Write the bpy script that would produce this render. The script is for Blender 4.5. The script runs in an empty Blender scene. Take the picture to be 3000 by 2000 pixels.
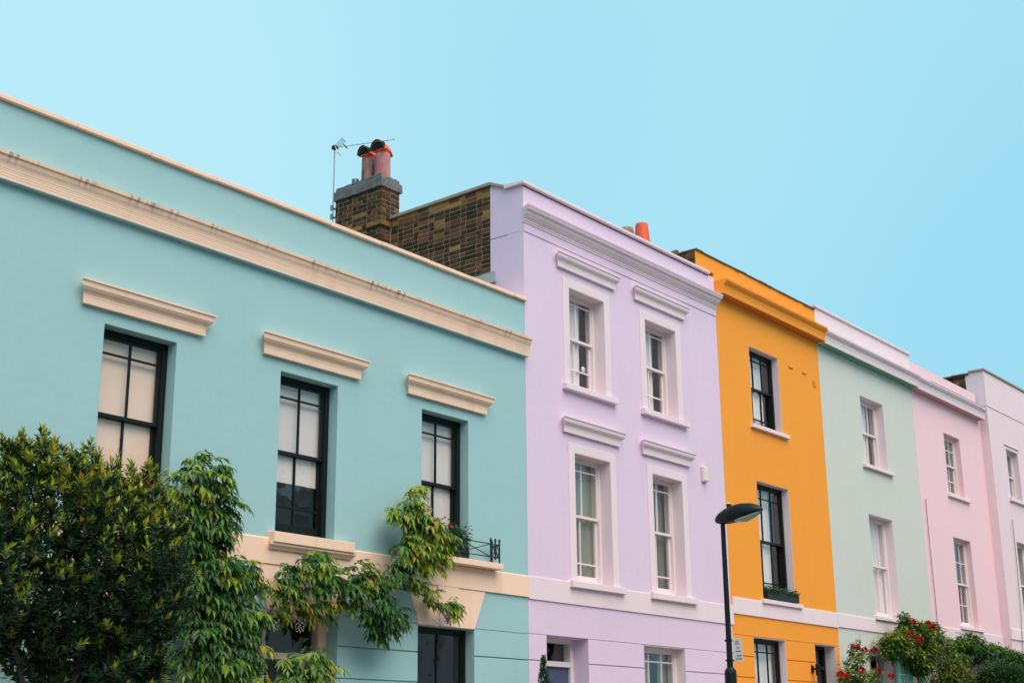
import bpy, math, random
from mathutils import Vector, Matrix
R = math.radians
S = bpy.context.scene
COL = S.collection
random.seed(7)

# ------------------------------------------------------------------ camera
YAW, PIT, ROL, FPX = R(51.78238), R(16.39262), R(-0.57032), 4120.61      # FPX: focal length in photo pixels (3000 wide)
CAM = Vector((0, -12.5, 1.6))
_f = Vector((math.sin(YAW)*math.cos(PIT), math.cos(YAW)*math.cos(PIT), math.sin(PIT)))
_r = Vector((math.cos(YAW), -math.sin(YAW), 0)); _u = _r.cross(_f)
_r2 = math.cos(ROL)*_r + math.sin(ROL)*_u; _u2 = -math.sin(ROL)*_r + math.cos(ROL)*_u
cd = bpy.data.cameras.new('camera'); cam = bpy.data.objects.new('camera', cd); COL.objects.link(cam)
cam.matrix_world = Matrix(((_r2.x, _u2.x, -_f.x, CAM.x), (_r2.y, _u2.y, -_f.y, CAM.y), (_r2.z, _u2.z, -_f.z, CAM.z), (0, 0, 0, 1)))
cd.sensor_width = 36; cd.lens = FPX/3000*36; cd.clip_start = .1; cd.clip_end = 2000
S.camera = cam

# ------------------------------------------------------------------ sky, sun, exposure
SUN_DIR = Vector((-.24, -.70, 1.0)).normalized()
el = math.asin(SUN_DIR.z); az = math.atan2(SUN_DIR.x, SUN_DIR.y)
W = bpy.data.worlds.new('World'); S.world = W; W.use_nodes = True
nt = W.node_tree; nt.nodes.clear()
wo = nt.nodes.new('ShaderNodeOutputWorld'); bg = nt.nodes.new('ShaderNodeBackground')
sk = nt.nodes.new('ShaderNodeTexSky'); sk.sky_type = 'NISHITA'; sk.sun_disc = False
sk.sun_elevation = el; sk.sun_rotation = az; sk.dust_density = 2.0
hz = nt.nodes.new('ShaderNodeMix'); hz.data_type = 'RGBA'; hz.inputs[0].default_value = .9        # bright veil of high haze over the blue
hz.inputs[7].default_value = (1.9, 4.15, 5.05, 1)
SKY_OFF = (15.97, 15.94, 16.33)
tc = nt.nodes.new('ShaderNodeTexCoord'); nz = nt.nodes.new('ShaderNodeTexNoise'); nz.inputs['Scale'].default_value = 1.7; nz.inputs['Detail'].default_value = 1.5
cr = nt.nodes.new('ShaderNodeMapRange'); cr.inputs[1].default_value = .3; cr.inputs[2].default_value = .75; cr.inputs[3].default_value = 0.0; cr.inputs[4].default_value = .62
cl = nt.nodes.new('ShaderNodeMix'); cl.data_type = 'RGBA'; cl.inputs[7].default_value = (3.2, 5.0, 5.5, 1)
mpw = nt.nodes.new('ShaderNodeMapping'); mpw.inputs['Location'].default_value = SKY_OFF; nt.links.new(tc.outputs['Generated'], mpw.inputs[0]); nt.links.new(mpw.outputs[0], nz.inputs['Vector']); nt.links.new(nz.outputs[0], cr.inputs[0])
nt.links.new(sk.outputs[0], hz.inputs[6]); nt.links.new(hz.outputs[2], cl.inputs[6]); nt.links.new(cr.outputs[0], cl.inputs[0])
nt.links.new(cl.outputs[2], bg.inputs[0]); bg.inputs[1].default_value = .0785
nt.links.new(bg.outputs[0], wo.inputs[0])
sd = bpy.data.lights.new('sun', 'SUN'); sd.energy = 1.5; sd.angle = R(60); sd.color = (1, .84, .72)
sun = bpy.data.objects.new('sun', sd); COL.objects.link(sun)
sun.rotation_euler = SUN_DIR.to_track_quat('Z', 'Y').to_euler(); sun.location = (10, -20, 30)
V = S.view_settings; V.view_transform = 'Standard'; V.look = 'None'; V.exposure = 1.2; V.gamma = 1; V.use_curve_mapping = False

# ------------------------------------------------------------------ helpers
def ray(px, py):
    return ((px-1500)/FPX)*_r2 - ((py-1000)/FPX)*_u2 + _f
def atY(px, py, Y):
    d = ray(px, py); return CAM + d*((Y-CAM.y)/d.y)
DK = 3000/2352
def dY(x, y, Y): return atY(x*DK, y*DK, Y)

class MB:
    def __init__(s): s.v = []; s.f = []
    def add(s, v, f):
        b = len(s.v); s.v += [tuple(p) for p in v]; s.f += [tuple(i+b for i in q) for q in f]; return s
    def box(s, x0, x1, y0, y1, z0, z1):
        return s.add([(x0,y0,z0),(x1,y0,z0),(x1,y1,z0),(x0,y1,z0),(x0,y0,z1),(x1,y0,z1),(x1,y1,z1),(x0,y1,z1)],
                     [(0,3,2,1),(4,5,6,7),(0,1,5,4),(1,2,6,5),(2,3,7,6),(3,0,4,7)])
    def loft(s, rings, caps=True):
        n = len(rings[0]); v = [p for r in rings for p in r]; f = []
        for k in range(len(rings)-1):
            for i in range(n):
                j = (i+1) % n; f.append((k*n+i, k*n+j, (k+1)*n+j, (k+1)*n+i))
        if caps: f.append(tuple(range(n-1, -1, -1))); f.append(tuple((len(rings)-1)*n+i for i in range(n)))
        return s.add(v, f)
    def tube(s, pts, rad, n=8, caps=True):
        pts = [Vector(p) for p in pts]; rings = []
        if not hasattr(rad, '__len__'): rad = [rad]*len(pts)
        for i, p in enumerate(pts):
            t = (pts[min(i+1, len(pts)-1)] - pts[max(i-1, 0)]).normalized()
            a = t.cross(Vector((0,0,1)) if abs(t.z) < .9 else Vector((1,0,0))).normalized(); b = t.cross(a)
            rings.append([p + rad[i]*(math.cos(2*math.pi*k/n)*a + math.sin(2*math.pi*k/n)*b) for k in range(n)])
        return s.loft(rings, caps)
    def lathe(s, c, prof, n=20):
        c = Vector(c)
        return s.loft([[c + Vector((r*math.cos(2*math.pi*k/n), r*math.sin(2*math.pi*k/n), z)) for k in range(n)] for r, z in prof])
    def moulding(s, x0, x1, prof, y=0, m0=0, m1=0):
        # prof: (out, z) polyline, bottom to top, outward = -Y from wall plane y; m0/m1: mitred return factor at either end
        pr = [(-.03, prof[0][1])] + list(prof) + [(-.03, prof[-1][1])]
        a = [(x0 - m0*max(o, 0), y-o, z) for o, z in pr]; b = [(x1 + m1*max(o, 0), y-o, z) for o, z in pr]
        n = len(pr); f = [(i, i+1, n+i+1, n+i) for i in range(n-1)] + [(n-1, 0, n, 2*n-1)]
        f += [tuple(range(n-1, -1, -1)), tuple(range(n, 2*n))]
        return s.add(a+b, f)
    def mesh(s, name):
        m = bpy.data.meshes.new(name); m.from_pydata(s.v, [], s.f); m.update()
        import bmesh
        bm = bmesh.new(); bm.from_mesh(m); bmesh.ops.recalc_face_normals(bm, faces=bm.faces); bm.to_mesh(m); bm.free()
        return m

WM = {}
def link(o, parent=None):
    COL.objects.link(o)
    if parent is not None:
        o.parent = parent; o.matrix_parent_inverse = WM[parent.name].inverted()
    WM[o.name] = o.matrix_basis.copy()
    return o
def part(name, mb, mat, parent=None, smooth=False, bevel=0, seg=2):
    me = mb.mesh(name) if isinstance(mb, MB) else mb
    if not me.materials: me.materials.append(mat)
    if smooth:
        for p in me.polygons: p.use_smooth = True
    o = bpy.data.objects.new(name, me); link(o, parent)
    if bevel:
        b = o.modifiers.new('bevel', 'BEVEL'); b.width = bevel; b.segments = seg; b.limit_method = 'ANGLE'; b.angle_limit = R(40)
    return o
def tag(o, label, cat, group=None):
    o['label'] = label; o['category'] = cat
    if group: o['group'] = group
    return o
def thing(name, label, cat, loc=(0,0,0), group=None):
    o = bpy.data.objects.new(name, None); o.location = loc; o.empty_display_size = .2
    link(o); WM[o.name] = Matrix.Translation(loc)
    return tag(o, label, cat, group)
def struct(name, mb, mat):
    o = part(name, mb, mat); o['kind'] = 'structure'; return o

# ------------------------------------------------------------------ materials
MT = {}
def nodes(m): m.use_nodes = True; return m.node_tree, m.node_tree.nodes['Principled BSDF']
def mat(name, col, rough=.7, metal=0, spec=.5):
    m = bpy.data.materials.new(name); t, b = nodes(m)
    b.inputs['Base Color'].default_value = (*col, 1); b.inputs['Roughness'].default_value = rough
    b.inputs['Metallic'].default_value = metal; b.inputs['Specular IOR Level'].default_value = spec
    MT[name] = m; return m
def N(t, typ, **k):
    n = t.nodes.new(typ)
    for a, v in k.items(): setattr(n, a, v)
    return n
def noise(t, src, scale, detail=4, vec=None):
    n = N(t, 'ShaderNodeTexNoise'); n.inputs['Scale'].default_value = scale; n.inputs['Detail'].default_value = detail
    if vec:
        mp = N(t, 'ShaderNodeMapping'); mp.inputs['Scale'].default_value = vec; t.links.new(src, mp.inputs[0]); src = mp.outputs[0]
    t.links.new(src, n.inputs['Vector']); return n.outputs[0]
def rng(t, src, a, b, c, d):
    n = N(t, 'ShaderNodeMapRange'); n.inputs[1].default_value = a; n.inputs[2].default_value = b; n.inputs[3].default_value = c; n.inputs[4].default_value = d
    t.links.new(src, n.inputs[0]); return n.outputs[0]
def mixc(t, fac, a, b, mode='MIX'):
    n = N(t, 'ShaderNodeMix', data_type='RGBA', blend_type=mode)
    for i, x in ((0, fac), (6, a), (7, b)):
        if hasattr(x, 'is_output'): t.links.new(x, n.inputs[i])
        elif i == 0: n.inputs[0].default_value = x
        else: n.inputs[i].default_value = (*x, 1)
    return n.outputs[2]
def mul(t, a, b):
    n = N(t, 'ShaderNodeMath', operation='MULTIPLY')
    for i, x in enumerate((a, b)):
        if hasattr(x, 'is_output'): t.links.new(x, n.inputs[i])
        else: n.inputs[i].default_value = x
    return n.outputs[0]
def stucco(name, col, rough=.75, dirt=.12, bump=.25, tint=(.35,.33,.28), fine=90):
    m = mat(name, col, rough, spec=.3); t, b = nodes(m)
    g = N(t, 'ShaderNodeNewGeometry').outputs['Position']
    n1 = noise(t, g, .9, 5); n2 = noise(t, g, 1.0, 5, (5, 5, .45)); n3 = noise(t, g, fine, 3); n4 = noise(t, g, 5, 4)
    c = mixc(t, rng(t, n1, .3, .7, 0, .35), col, tuple(x*.93 for x in col))
    c = mixc(t, mul(t, rng(t, n2, .52, .78, 0, 1), dirt), c, tuple(x*y*1.6 for x, y in zip(col, tint)))
    c = mixc(t, rng(t, n4, .62, .72, 0, dirt*.5), c, tuple(min(1, x*1.12) for x in col))
    t.links.new(c, b.inputs['Base Color'])
    h = N(t, 'ShaderNodeMath', operation='ADD'); t.links.new(mul(t, n3, .25), h.inputs[0]); t.links.new(mul(t, n4, 1.0), h.inputs[1])
    bp = N(t, 'ShaderNodeBump'); bp.inputs['Strength'].default_value = bump; bp.inputs['Distance'].default_value = .02
    t.links.new(h.outputs[0], bp.inputs['Height']); t.links.new(bp.outputs[0], b.inputs['Normal'])
    return m
stucco('turquoise', (.34, .535, .55), dirt=.05); stucco('cream', (.93, .63, .48), dirt=.3, tint=(.45,.33,.2)); stucco('lavender', (.75, .565, .72), dirt=.06)
stucco('white_trim', (.83, .66, .70), dirt=.1, bump=.15); stucco('orange', (.93, .325, .032), dirt=.05); stucco('mint', (.61, .61, .56), dirt=.06)
stucco('pink', (.87, .565, .62), dirt=.05); stucco('pale_pink', (.80, .61, .65), dirt=.1); stucco('grey_stone', (.16, .15, .15), dirt=.5, bump=.6)
stucco('lead', (.36, .38, .40), dirt=.4); stucco('stone_coping', (.36, .28, .22), dirt=.5); stucco('slate_coping', (.12, .10, .08), dirt=.5, bump=.6)
stucco('green_trellis', (.20, .50, .42), dirt=.1); stucco('mortar', (.37, .245, .135), dirt=.4, bump=.7, fine=200)
stucco('mortar_dark', (.16, .13, .09), dirt=.5, bump=.8)
stucco('opposite_wall', (.62, .58, .54)); stucco('opposite_trim', (.72, .70, .68))
# cornice with black water stains running down from its top edge
def stained(name, col, ztop, depth):
    m = stucco(name, col, dirt=.35, tint=(.45,.33,.2)); t, b = nodes(m)
    base = b.inputs['Base Color'].links[0].from_socket
    g = N(t, 'ShaderNodeNewGeometry').outputs['Position']; sx = N(t, 'ShaderNodeSeparateXYZ'); t.links.new(g, sx.inputs[0])
    st = noise(t, g, 1, 6, (22, 2, .8)); ln = rng(t, noise(t, g, 1, 3, (2.2, 1, .2)), .45, .6, 0, 1)
    zf = rng(t, sx.outputs[2], ztop-depth, ztop-.01, 0, 1)
    f = mul(t, mul(t, rng(t, st, .48, .6, 0, 1), zf), ln)
    c = mixc(t, mul(t, f, .7), base, (.05, .04, .03)); t.links.new(c, b.inputs['Base Color']); return m
stained('cream_cornice', (.93, .63, .48), 7.64, .13); stucco('lavender_cornice', (.83, .66, .71), dirt=.12)
stucco('soffit_green', (.16, .36, .22)); stucco('soffit_orange', (.62, .20, .02)); stucco('soffit_pink', (.60, .30, .31))  # deeper versions of the wall colours, underside shade put into the paint
mat('black_paint', (.006, .009, .009), .5, spec=.25); mat('white_paint', (.82, .70, .70), .4); mat('dark_door', (.012, .014, .016), .3)
mat('blue_door', (.06, .085, .16), .4); mat('iron', (.006, .02, .02), .4); mat('lamp_paint', (.003, .007, .007), .42, spec=.3)
mat('aluminium', (.30, .31, .32), .35, .8); mat('alarm_plastic', (.78, .66, .57), .45); mat('planter', (.012, .02, .02), .6)
mat('soil', (.03, .02, .012), .9); mat('sign_white', (.46, .44, .43), .5); mat('sign_ink', (.16, .15, .16), .6); mat('lens', (.30, .38, .33), .25)
mat('blind_cream', (.90, .63, .50), .8); mat('blind_white', (.74, .63, .61), .8); mat('voile', (.24, .26, .22), .9); mat('curtain_pale', (.78, .70, .69), .9)
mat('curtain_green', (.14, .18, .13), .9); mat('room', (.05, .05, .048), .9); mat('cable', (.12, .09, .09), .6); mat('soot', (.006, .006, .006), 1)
mat('terracotta', (.80, .10, .03), .6); mat('terracotta_bright', (.85, .13, .045), .55); mat('bark', (.03, .026, .02), .9); mat('stem', (.10, .075, .045), .9)
mat('rose_red', (.45, .008, .02), .5); mat('petal_lilac', (.48, .38, .50), .6); mat('petal_white', (.8, .72, .74), .5); mat('crystal', (.8, .82, .82), .15)
mat('asphalt', (.05, .05, .052), .9); stucco('paving', (.30, .27, .24), dirt=.3); stucco('kerbstone', (.28, .27, .26)); mat('roof_felt', (.07, .07, .075), .9)
def weathered_pot(name, a, b_):
    m = mat(name, a, .8); t, b = nodes(m); g = N(t, 'ShaderNodeNewGeometry').outputs['Position']
    c = mixc(t, rng(t, noise(t, g, 7, 5, (1, 1, .35)), .42, .62, 0, 1), a, b_); t.links.new(c, b.inputs['Base Color'])
weathered_pot('pot_pink', (.50, .22, .22), (.36, .13, .12)); weathered_pot('pot_sooty', (.34, .17, .13), (.07, .05, .045)); weathered_pot('pot_buff', (.48, .28, .17), (.30, .18, .12))
def brickmat(name, a, b_):
    m = mat(name, a, .9, spec=.2); t, b = nodes(m); g = N(t, 'ShaderNodeNewGeometry').outputs['Position']; oi = N(t, 'ShaderNodeObjectInfo').outputs['Random']
    c = mixc(t, oi, a, b_); c = mixc(t, rng(t, noise(t, g, 45, 5), .5, .7, 0, .45), c, tuple(x*.4 for x in a))
    c = mixc(t, rng(t, noise(t, g, 28, 4), .62, .72, 0, .5), c, (.36, .25, .13)); t.links.new(c, b.inputs['Base Color'])
    bp = N(t, 'ShaderNodeBump'); bp.inputs['Strength'].default_value = .8; bp.inputs['Distance'].default_value = .006
    t.links.new(noise(t, g, 120, 5), bp.inputs['Height']); t.links.new(bp.outputs[0], b.inputs['Normal'])
brickmat('brick_black', (.026, .019, .014), (.065, .038, .022)); brickmat('brick_brown', (.13, .06, .028), (.075, .042, .024)); brickmat('brick_red', (.22, .07, .032), (.14, .06, .035))
brickmat('brick_yellow', (.42, .22, .06), (.30, .14, .05)); brickmat('brick_ochre', (.30, .17, .055), (.16, .09, .04))
BRK = [MT['brick_'+k] for k in ('black', 'brown', 'red', 'ochre', 'yellow')]
def glassmat():
    m = bpy.data.materials.new('glass'); m.use_nodes = True; t = m.node_tree; t.nodes.clear()
    o = N(t, 'ShaderNodeOutputMaterial'); mx = N(t, 'ShaderNodeMixShader'); tr = N(t, 'ShaderNodeBsdfTransparent'); gl = N(t, 'ShaderNodeBsdfGlossy')
    tr.inputs[0].default_value = (.985, .99, .985, 1); gl.inputs['Roughness'].default_value = .015; gl.inputs[0].default_value = (.95, .95, .95, 1)
    lw = N(t, 'ShaderNodeLayerWeight'); lw.inputs[0].default_value = .5; pw = N(t, 'ShaderNodeMath', operation='POWER'); t.links.new(lw.outputs['Facing'], pw.inputs[0]); pw.inputs[1].default_value = 4.0
    fr = N(t, 'ShaderNodeMapRange'); fr.inputs[3].default_value = .09; fr.inputs[4].default_value = 1.0; t.links.new(pw.outputs[0], fr.inputs[0])
    g = N(t, 'ShaderNodeNewGeometry').outputs['Position']; bp = N(t, 'ShaderNodeBump'); bp.inputs['Strength'].default_value = .06; bp.inputs['Distance'].default_value = .05
    t.links.new(noise(t, g, 2.5, 2), bp.inputs['Height']); t.links.new(bp.outputs[0], gl.inputs['Normal'])
    t.links.new(fr.outputs[0], mx.inputs[0]); t.links.new(tr.outputs[0], mx.inputs[1]); t.links.new(gl.outputs[0], mx.inputs[2]); t.links.new(mx.outputs[0], o.inputs[0])
    MT['glass'] = m
glassmat()
def leafmat(name, rough=.4, trans=.25):
    m = bpy.data.materials.new(name); m.use_nodes = True; t = m.node_tree; b = t.nodes['Principled BSDF']; o = t.nodes['Material Output']
    a = N(t, 'ShaderNodeAttribute', attribute_name='tint'); t.links.new(a.outputs['Color'], b.inputs['Base Color']); b.inputs['Roughness'].default_value = rough
    tr = N(t, 'ShaderNodeBsdfTranslucent'); t.links.new(mixc(t, .5, a.outputs['Color'], (.20, .30, .03), 'ADD') if False else a.outputs['Color'], tr.inputs[0])
    mx = N(t, 'ShaderNodeMixShader'); mx.inputs[0].default_value = trans
    t.links.new(b.outputs[0], mx.inputs[1]); t.links.new(tr.outputs[0], mx.inputs[2]); t.links.new(mx.outputs[0], o.inputs[0]); MT[name] = m
leafmat('leaf_glossy', .32, .2); leafmat('leaf_soft', .5, .3)

# ------------------------------------------------------------------ ground
g = MB().add([(-400,-400,-.14),(600,-400,-.14),(600,400,-.14),(-400,400,-.14)], [(0,1,2,3)]); struct('ground', g, MT['asphalt'])
struct('road', MB().box(-60, 140, -10.2, -4.0, -.13, -.1), MT['asphalt'])
struct('pavement', MB().box(-60, 140, -3.85, 12, -.13, .0), MT['paving'])
struct('far_pavement', MB().box(-60, 140, -30, -10.35, -.13, .0), MT['paving'])
struct('kerb', MB().box(-60, 140, -3.998, -3.852, -.12, .012), MT['kerbstone']); struct('far_kerb', MB().box(-60, 140, -10.348, -10.202, -.12, .012), MT['kerbstone'])

# ------------------------------------------------------------------ building parts
def wall_mesh(x0, x1, z0, z1, holes, y0=0, y1=.32, mb=None):
    """solid slab with rectangular openings (each lined through the thickness)"""
    mb = mb or MB()
    xs = sorted({x0, x1, *[h[0] for h in holes], *[h[1] for h in holes]}); zs = sorted({z0, z1, *[h[2] for h in holes], *[h[3] for h in holes]})
    xs = [x for x in xs if x0 <= x <= x1]; zs = [z for z in zs if z0 <= z <= z1]
    inside = lambda x, z: any(h[0] < x < h[1] and h[2] < z < h[3] for h in holes)
    for i in range(len(xs)-1):
        for j in range(len(zs)-1):
            if not inside((xs[i]+xs[i+1])/2, (zs[j]+zs[j+1])/2):
                a, b, c, d = xs[i], xs[i+1], zs[j], zs[j+1]
                mb.add([(a,y0,c),(b,y0,c),(b,y0,d),(a,y0,d)], [(0,1,2,3)]); mb.add([(a,y1,c),(b,y1,c),(b,y1,d),(a,y1,d)], [(3,2,1,0)])
    for a, b, c, d in [(x0, x1, z0, z1)] + [(max(h[0],x0), min(h[1],x1), max(h[2],z0), min(h[3],z1)) for h in holes]:
        for p, q in (((a,c),(b,c)), ((b,c),(b,d)), ((b,d),(a,d)), ((a,d),(a,c))):
            mb.add([(p[0],y0,p[1]),(q[0],y0,q[1]),(q[0],y1,q[1]),(p[0],y1,p[1])], [(0,1,2,3)])
    return mb
def weld(me):
    import bmesh
    bm = bmesh.new(); bm.from_mesh(me); bmesh.ops.remove_doubles(bm, verts=bm.verts, dist=1e-4); bmesh.ops.recalc_face_normals(bm, faces=bm.faces); bm.to_mesh(me); bm.free()

PANE = {}
def pane(parent, x0, x1, z0, z1, y):
    k = (round(x1-x0, 3), round(z1-z0, 3))
    if k not in PANE:
        w, h = k[0]/2, k[1]/2; me = MB().add([(-w,0,-h),(w,0,-h),(w,0,h),(-w,0,h)], [(0,1,2,3)]).mesh('pane'); me.materials.append(MT['glass']); PANE[k] = me
    o = bpy.data.objects.new('pane', PANE[k]); o.location = ((x0+x1)/2, y, (z0+z1)/2)
    o.rotation_euler = (R(random.uniform(-.5, .5)), 0, R(random.uniform(-.5, .5))); link(o, parent); return o
def sash(parent, name, x0, x1, z0, z1, y, st, top, bot, vb, hb, mt, bar=.022):
    """one sash: stiles, rails and glazing bars in one mesh, each pane its own object"""
    m = MB(); d = .036; i = .0015
    m.box(x0, x0+st, y, y+d, z0, z1).box(x1-st, x1, y, y+d, z0, z1).box(x0+st, x1-st, y+i, y+d-i, z1-top, z1).box(x0+st, x1-st, y+i, y+d-i, z0, z0+bot)
    vx = [x0+st] + [x0+(x1-x0)*v for v in vb] + [x1-st]; hzs = [z0+bot] + sorted(hb) + [z1-top]
    for v in vx[1:-1]: m.box(v-bar/2, v+bar/2, y+.004, y+d-.004, z0+bot-.001, z1-top+.001)
    for h in hzs[1:-1]: m.box(x0+st-.001, x1-st+.001, y+.006, y+d-.006, h-bar/2, h+bar/2)
    o = part(name, m, mt, parent)
    for a in range(len(vx)-1):
        for b in range(len(hzs)-1):
            pane(parent, vx[a], vx[a+1], hzs[b], hzs[b+1], y+d/2)
    return o
def curtain(parent, name, x0, x1, z0, z1, y, mt, folds=6, amp=.025):
    m = MB(); n = folds*8; v = []; f = []
    rr = random.Random(x0*31+z0)
    ph = [rr.uniform(0, 6) for _ in range(3)]
    for k in range(n+1):
        t = k/n; x = x0+(x1-x0)*t; o = amp*(math.sin(t*folds*6.28+ph[0]) + .5*math.sin(t*folds*10+ph[1]))
        v += [(x, y+o, z0), (x+.01*math.sin(t*9), y+o*.8, (z0+z1)/2), (x, y+o*.6, z1)]
    for k in range(n):
        for j in (0, 1): f.append((3*k+j, 3*k+3+j, 3*k+4+j, 3*k+1+j))
    return part(name, m.add(v, f), mt, parent, smooth=True)
def window(house, x0, x1, z0, z1, y, mt, meet=None, vb=(.5,), up=(), low=(), fw=.055, st=.042, bot=.075, blind=None, cur=None, head=.05, name='window', lab=None):
    m = MB(); d = .14
    m.box(x0, x0+fw, y, y+d, z0, z1).box(x1-fw, x1, y, y+d, z0, z1).box(x0+fw, x1-fw, y+.002, y+d, z1-head, z1).box(x0+fw, x1-fw, y-.03, y+d, z0, z0+.035)
    w = part(name, m, mt, house)
    if lab: w['label'] = lab
    meet = meet or (z0+z1)/2
    sash(w, 'upper_sash', x0+fw-.012, x1-fw+.012, meet-.02, z1-head+.012, y+.018, st, .05, .04, vb, up, mt)
    sash(w, 'lower_sash', x0+fw-.012, x1-fw+.012, z0+.035, meet+.02, y+.062, st, .04, bot, vb, low, mt)
    if blind:
        zb, bm = blind; b = MB(); b.box(x0+.05, x1-.05, y+.103, y+.106, zb, z1-.02).box(x0+.05, x1-.05, y+.1, y+.114, zb-.025, zb); part('blind', b, bm, w)
    for c in (cur or ()):
        curtain(w, 'curtain', x0+c[0]*(x1-x0), x0+c[1]*(x1-x0), z0+.02, z1-.02, y+.145+c[3], c[2], c[4])
    return w
def sill(parent, x0, x1, z0, z1, out, mt, depth=.25, slope=.015):
    m = MB(); m.add([(x0,-out,z0),(x1,-out,z0),(x1,depth,z0),(x0,depth,z0),(x0,-out,z1-slope),(x1,-out,z1-slope),(x1,depth,z1),(x0,depth,z1)],
                    [(0,3,2,1),(4,5,6,7),(0,1,5,4),(1,2,6,5),(2,3,7,6),(3,0,4,7)])
    return part('sill', m, mt, parent, bevel=.006)
def lining(house, x0, x1, z0, z1, y1, mt, t=.006, y0=.0):
    m = MB(); m.box(x0, x0+t, y0, y1, z0, z1).box(x1-t, x1, y0, y1, z0, z1).box(x0+t, x1-t, y0+.001, y1, z1-t, z1); return part('reveal', m, mt, house)
def courses(house, x0, x1, zs, holes, mt, y=0, rec=.022, gap=.016):
    """rusticated courses with recessed joints; zs are joint heights from the top down"""
    core = wall_mesh(x0, x1, 0, zs[0], holes, y+rec, y+.32); o = part('ground_floor_wall', core, mt, house)
    for k in range(len(zs)-1):
        zt, zb = zs[k]-gap/2, zs[k+1]+gap/2
        if zt < 1.2: break
        cut = sorted((h[0], h[1]) for h in holes if h[2] < zb+.02 and h[3] > zt-.02); e = x0
        segs = []
        for a, b in cut: segs.append((e, a)); e = b
        segs.append((e, x1))
        for a, b in segs:
            if b-a > .05: part('course', MB().box(a+.001, b-.001, y, y+rec-.002, zb, zt), mt, o, bevel=.004, seg=1)
    return o
def shell(house, x0, x1, ztop, zroof, mt_side):
    """flank walls, rear wall, flat roof and floors that close the house"""
    part('rear_wall', MB().box(x0+.01, x1-.01, 7.0, 7.3, 0, zroof+.4), MT['mortar_dark'], house)
    part('roof', MB().box(x0+.02, x1-.02, .3, 7.0, zroof-.15, zroof), MT['roof_felt'], house)
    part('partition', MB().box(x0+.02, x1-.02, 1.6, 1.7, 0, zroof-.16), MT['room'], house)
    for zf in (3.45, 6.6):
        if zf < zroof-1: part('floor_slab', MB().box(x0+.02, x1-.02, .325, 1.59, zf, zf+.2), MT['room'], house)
    for x in (x0+.005, x1-.205): part('party_wall', MB().box(x, x+.2, .325, 6.99, 0, zroof-.17), MT['mortar_dark'], house)
def hood(house, x0, x1, z0, z1, mt, k=1.0):
    h = z1-z0; p = [(.048, z0), (.05, z0+.30*h), (.053, z0+.34*h), (.053, z0+.40*h), (.058, z0+.44*h), (.067, z0+.5*h), (.087, z0+.57*h), (.105, z0+.68*h), (.11, z0+.9*h), (.125, z0+.93*h), (.125, z1)]
    p = [(a*k, b) for a, b in p]
    return part('hood_mould', MB().moulding(x0, x1, p, 0, 1, 1), mt, house)
BM = {}
def brick(parent, c, s, mt):
    k = (tuple(round(v, 3) for v in s), mt.name)
    if k not in BM:
        h = [v/2 for v in s]; b = MB().box(-h[0], h[0], -h[1], h[1], -h[2], h[2])
        rr = random.Random(len(BM)); b.v = [tuple(q+rr.uniform(-.0022, .0022) for q in p) for p in b.v]
        me = b.mesh('brick'); me.materials.append(mt); BM[k] = me
    o = bpy.data.objects.new('brick', BM[k]); j = random.uniform
    o.location = (c[0]+j(-.0012, .0012), c[1]+j(-.0012, .0012), c[2]+j(-.0015, .0015)); o.rotation_euler = (j(-.008, .008), 0, j(-.01, .01)); link(o, parent); return o
def pickbrick(): return random.choices(BRK, (56, 31, 7, 5, 1))[0]

# ================================================================== turquoise house
TX0, TX1 = 2.6, 16.19
T = thing('turquoise_house', 'two-storey turquoise stucco house with cream cornice and black sash windows', 'house', (9.4, 0, 0))
tur, crm = MT['turquoise'], MT['cream']
upw = [(6.14, 7.12), (8.73, 9.71), (11.30, 12.28), (13.88, 14.86)]; upz = (4.17, 6.14)
upw = [w for w in upw if w[0] > 7] + [(3.6, 4.58)]
gfh = [(8.66, 9.80, 0.3, 3.26), (11.22, 12.38, 0.15, 3.27), (13.84, 14.98, .9, 3.25), (6.1, 7.24, .9, 3.25)]
w = part('wall', wall_mesh(TX0, TX1, 3.27, 8.24, [(a, b, *upz) for a, b in upw]), tur, T, bevel=.006, seg=2); weld(w.data)
courses(T, TX0, TX1, [3.27, 2.90, 2.52, 2.14, 1.76, 1.38, 1.0, .6], gfh, tur)
shell(T, TX0, TX1, 8.24, 7.75, tur)
# cornice
cz = 7.36
prof = [(.082, cz), (.082, cz+.034), (.085, cz+.0345), (.085, cz+.062), (.088, cz+.0625), (.088, cz+.09), (.091, cz+.0905), (.091, cz+.112), (.095, cz+.113), (.096, cz+.125),
        (.099, cz+.14), (.108, cz+.165), (.122, cz+.188), (.131, cz+.212), (.135, cz+.238), (.155, cz+.242), (.16, cz+.275)]
part('soffit', MB().box(TX0, TX1-.01, -.08, -.001, cz-.006, cz-.001), tur, T)
part('cornice', MB().moulding(TX0-.1, TX1-.005, prof, 0, 0, 0), MT['cream_cornice'], T)
# coping stones
cop = part('coping', MB().box(TX0, TX1-.01, .01, .3, 8.22, 8.245), tur, T); x = TX0
rr = random.Random(3)
while x < TX1-.05:
    L = rr.uniform(.86, 1.02); e = min(x+L, TX1+.015); dz = rr.uniform(-.004, .004)
    part('coping_stone', MB().box(x+.004, e-.004, -.055, .34, 8.246+dz, 8.30+dz), crm, cop, bevel=.006); x = e
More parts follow.
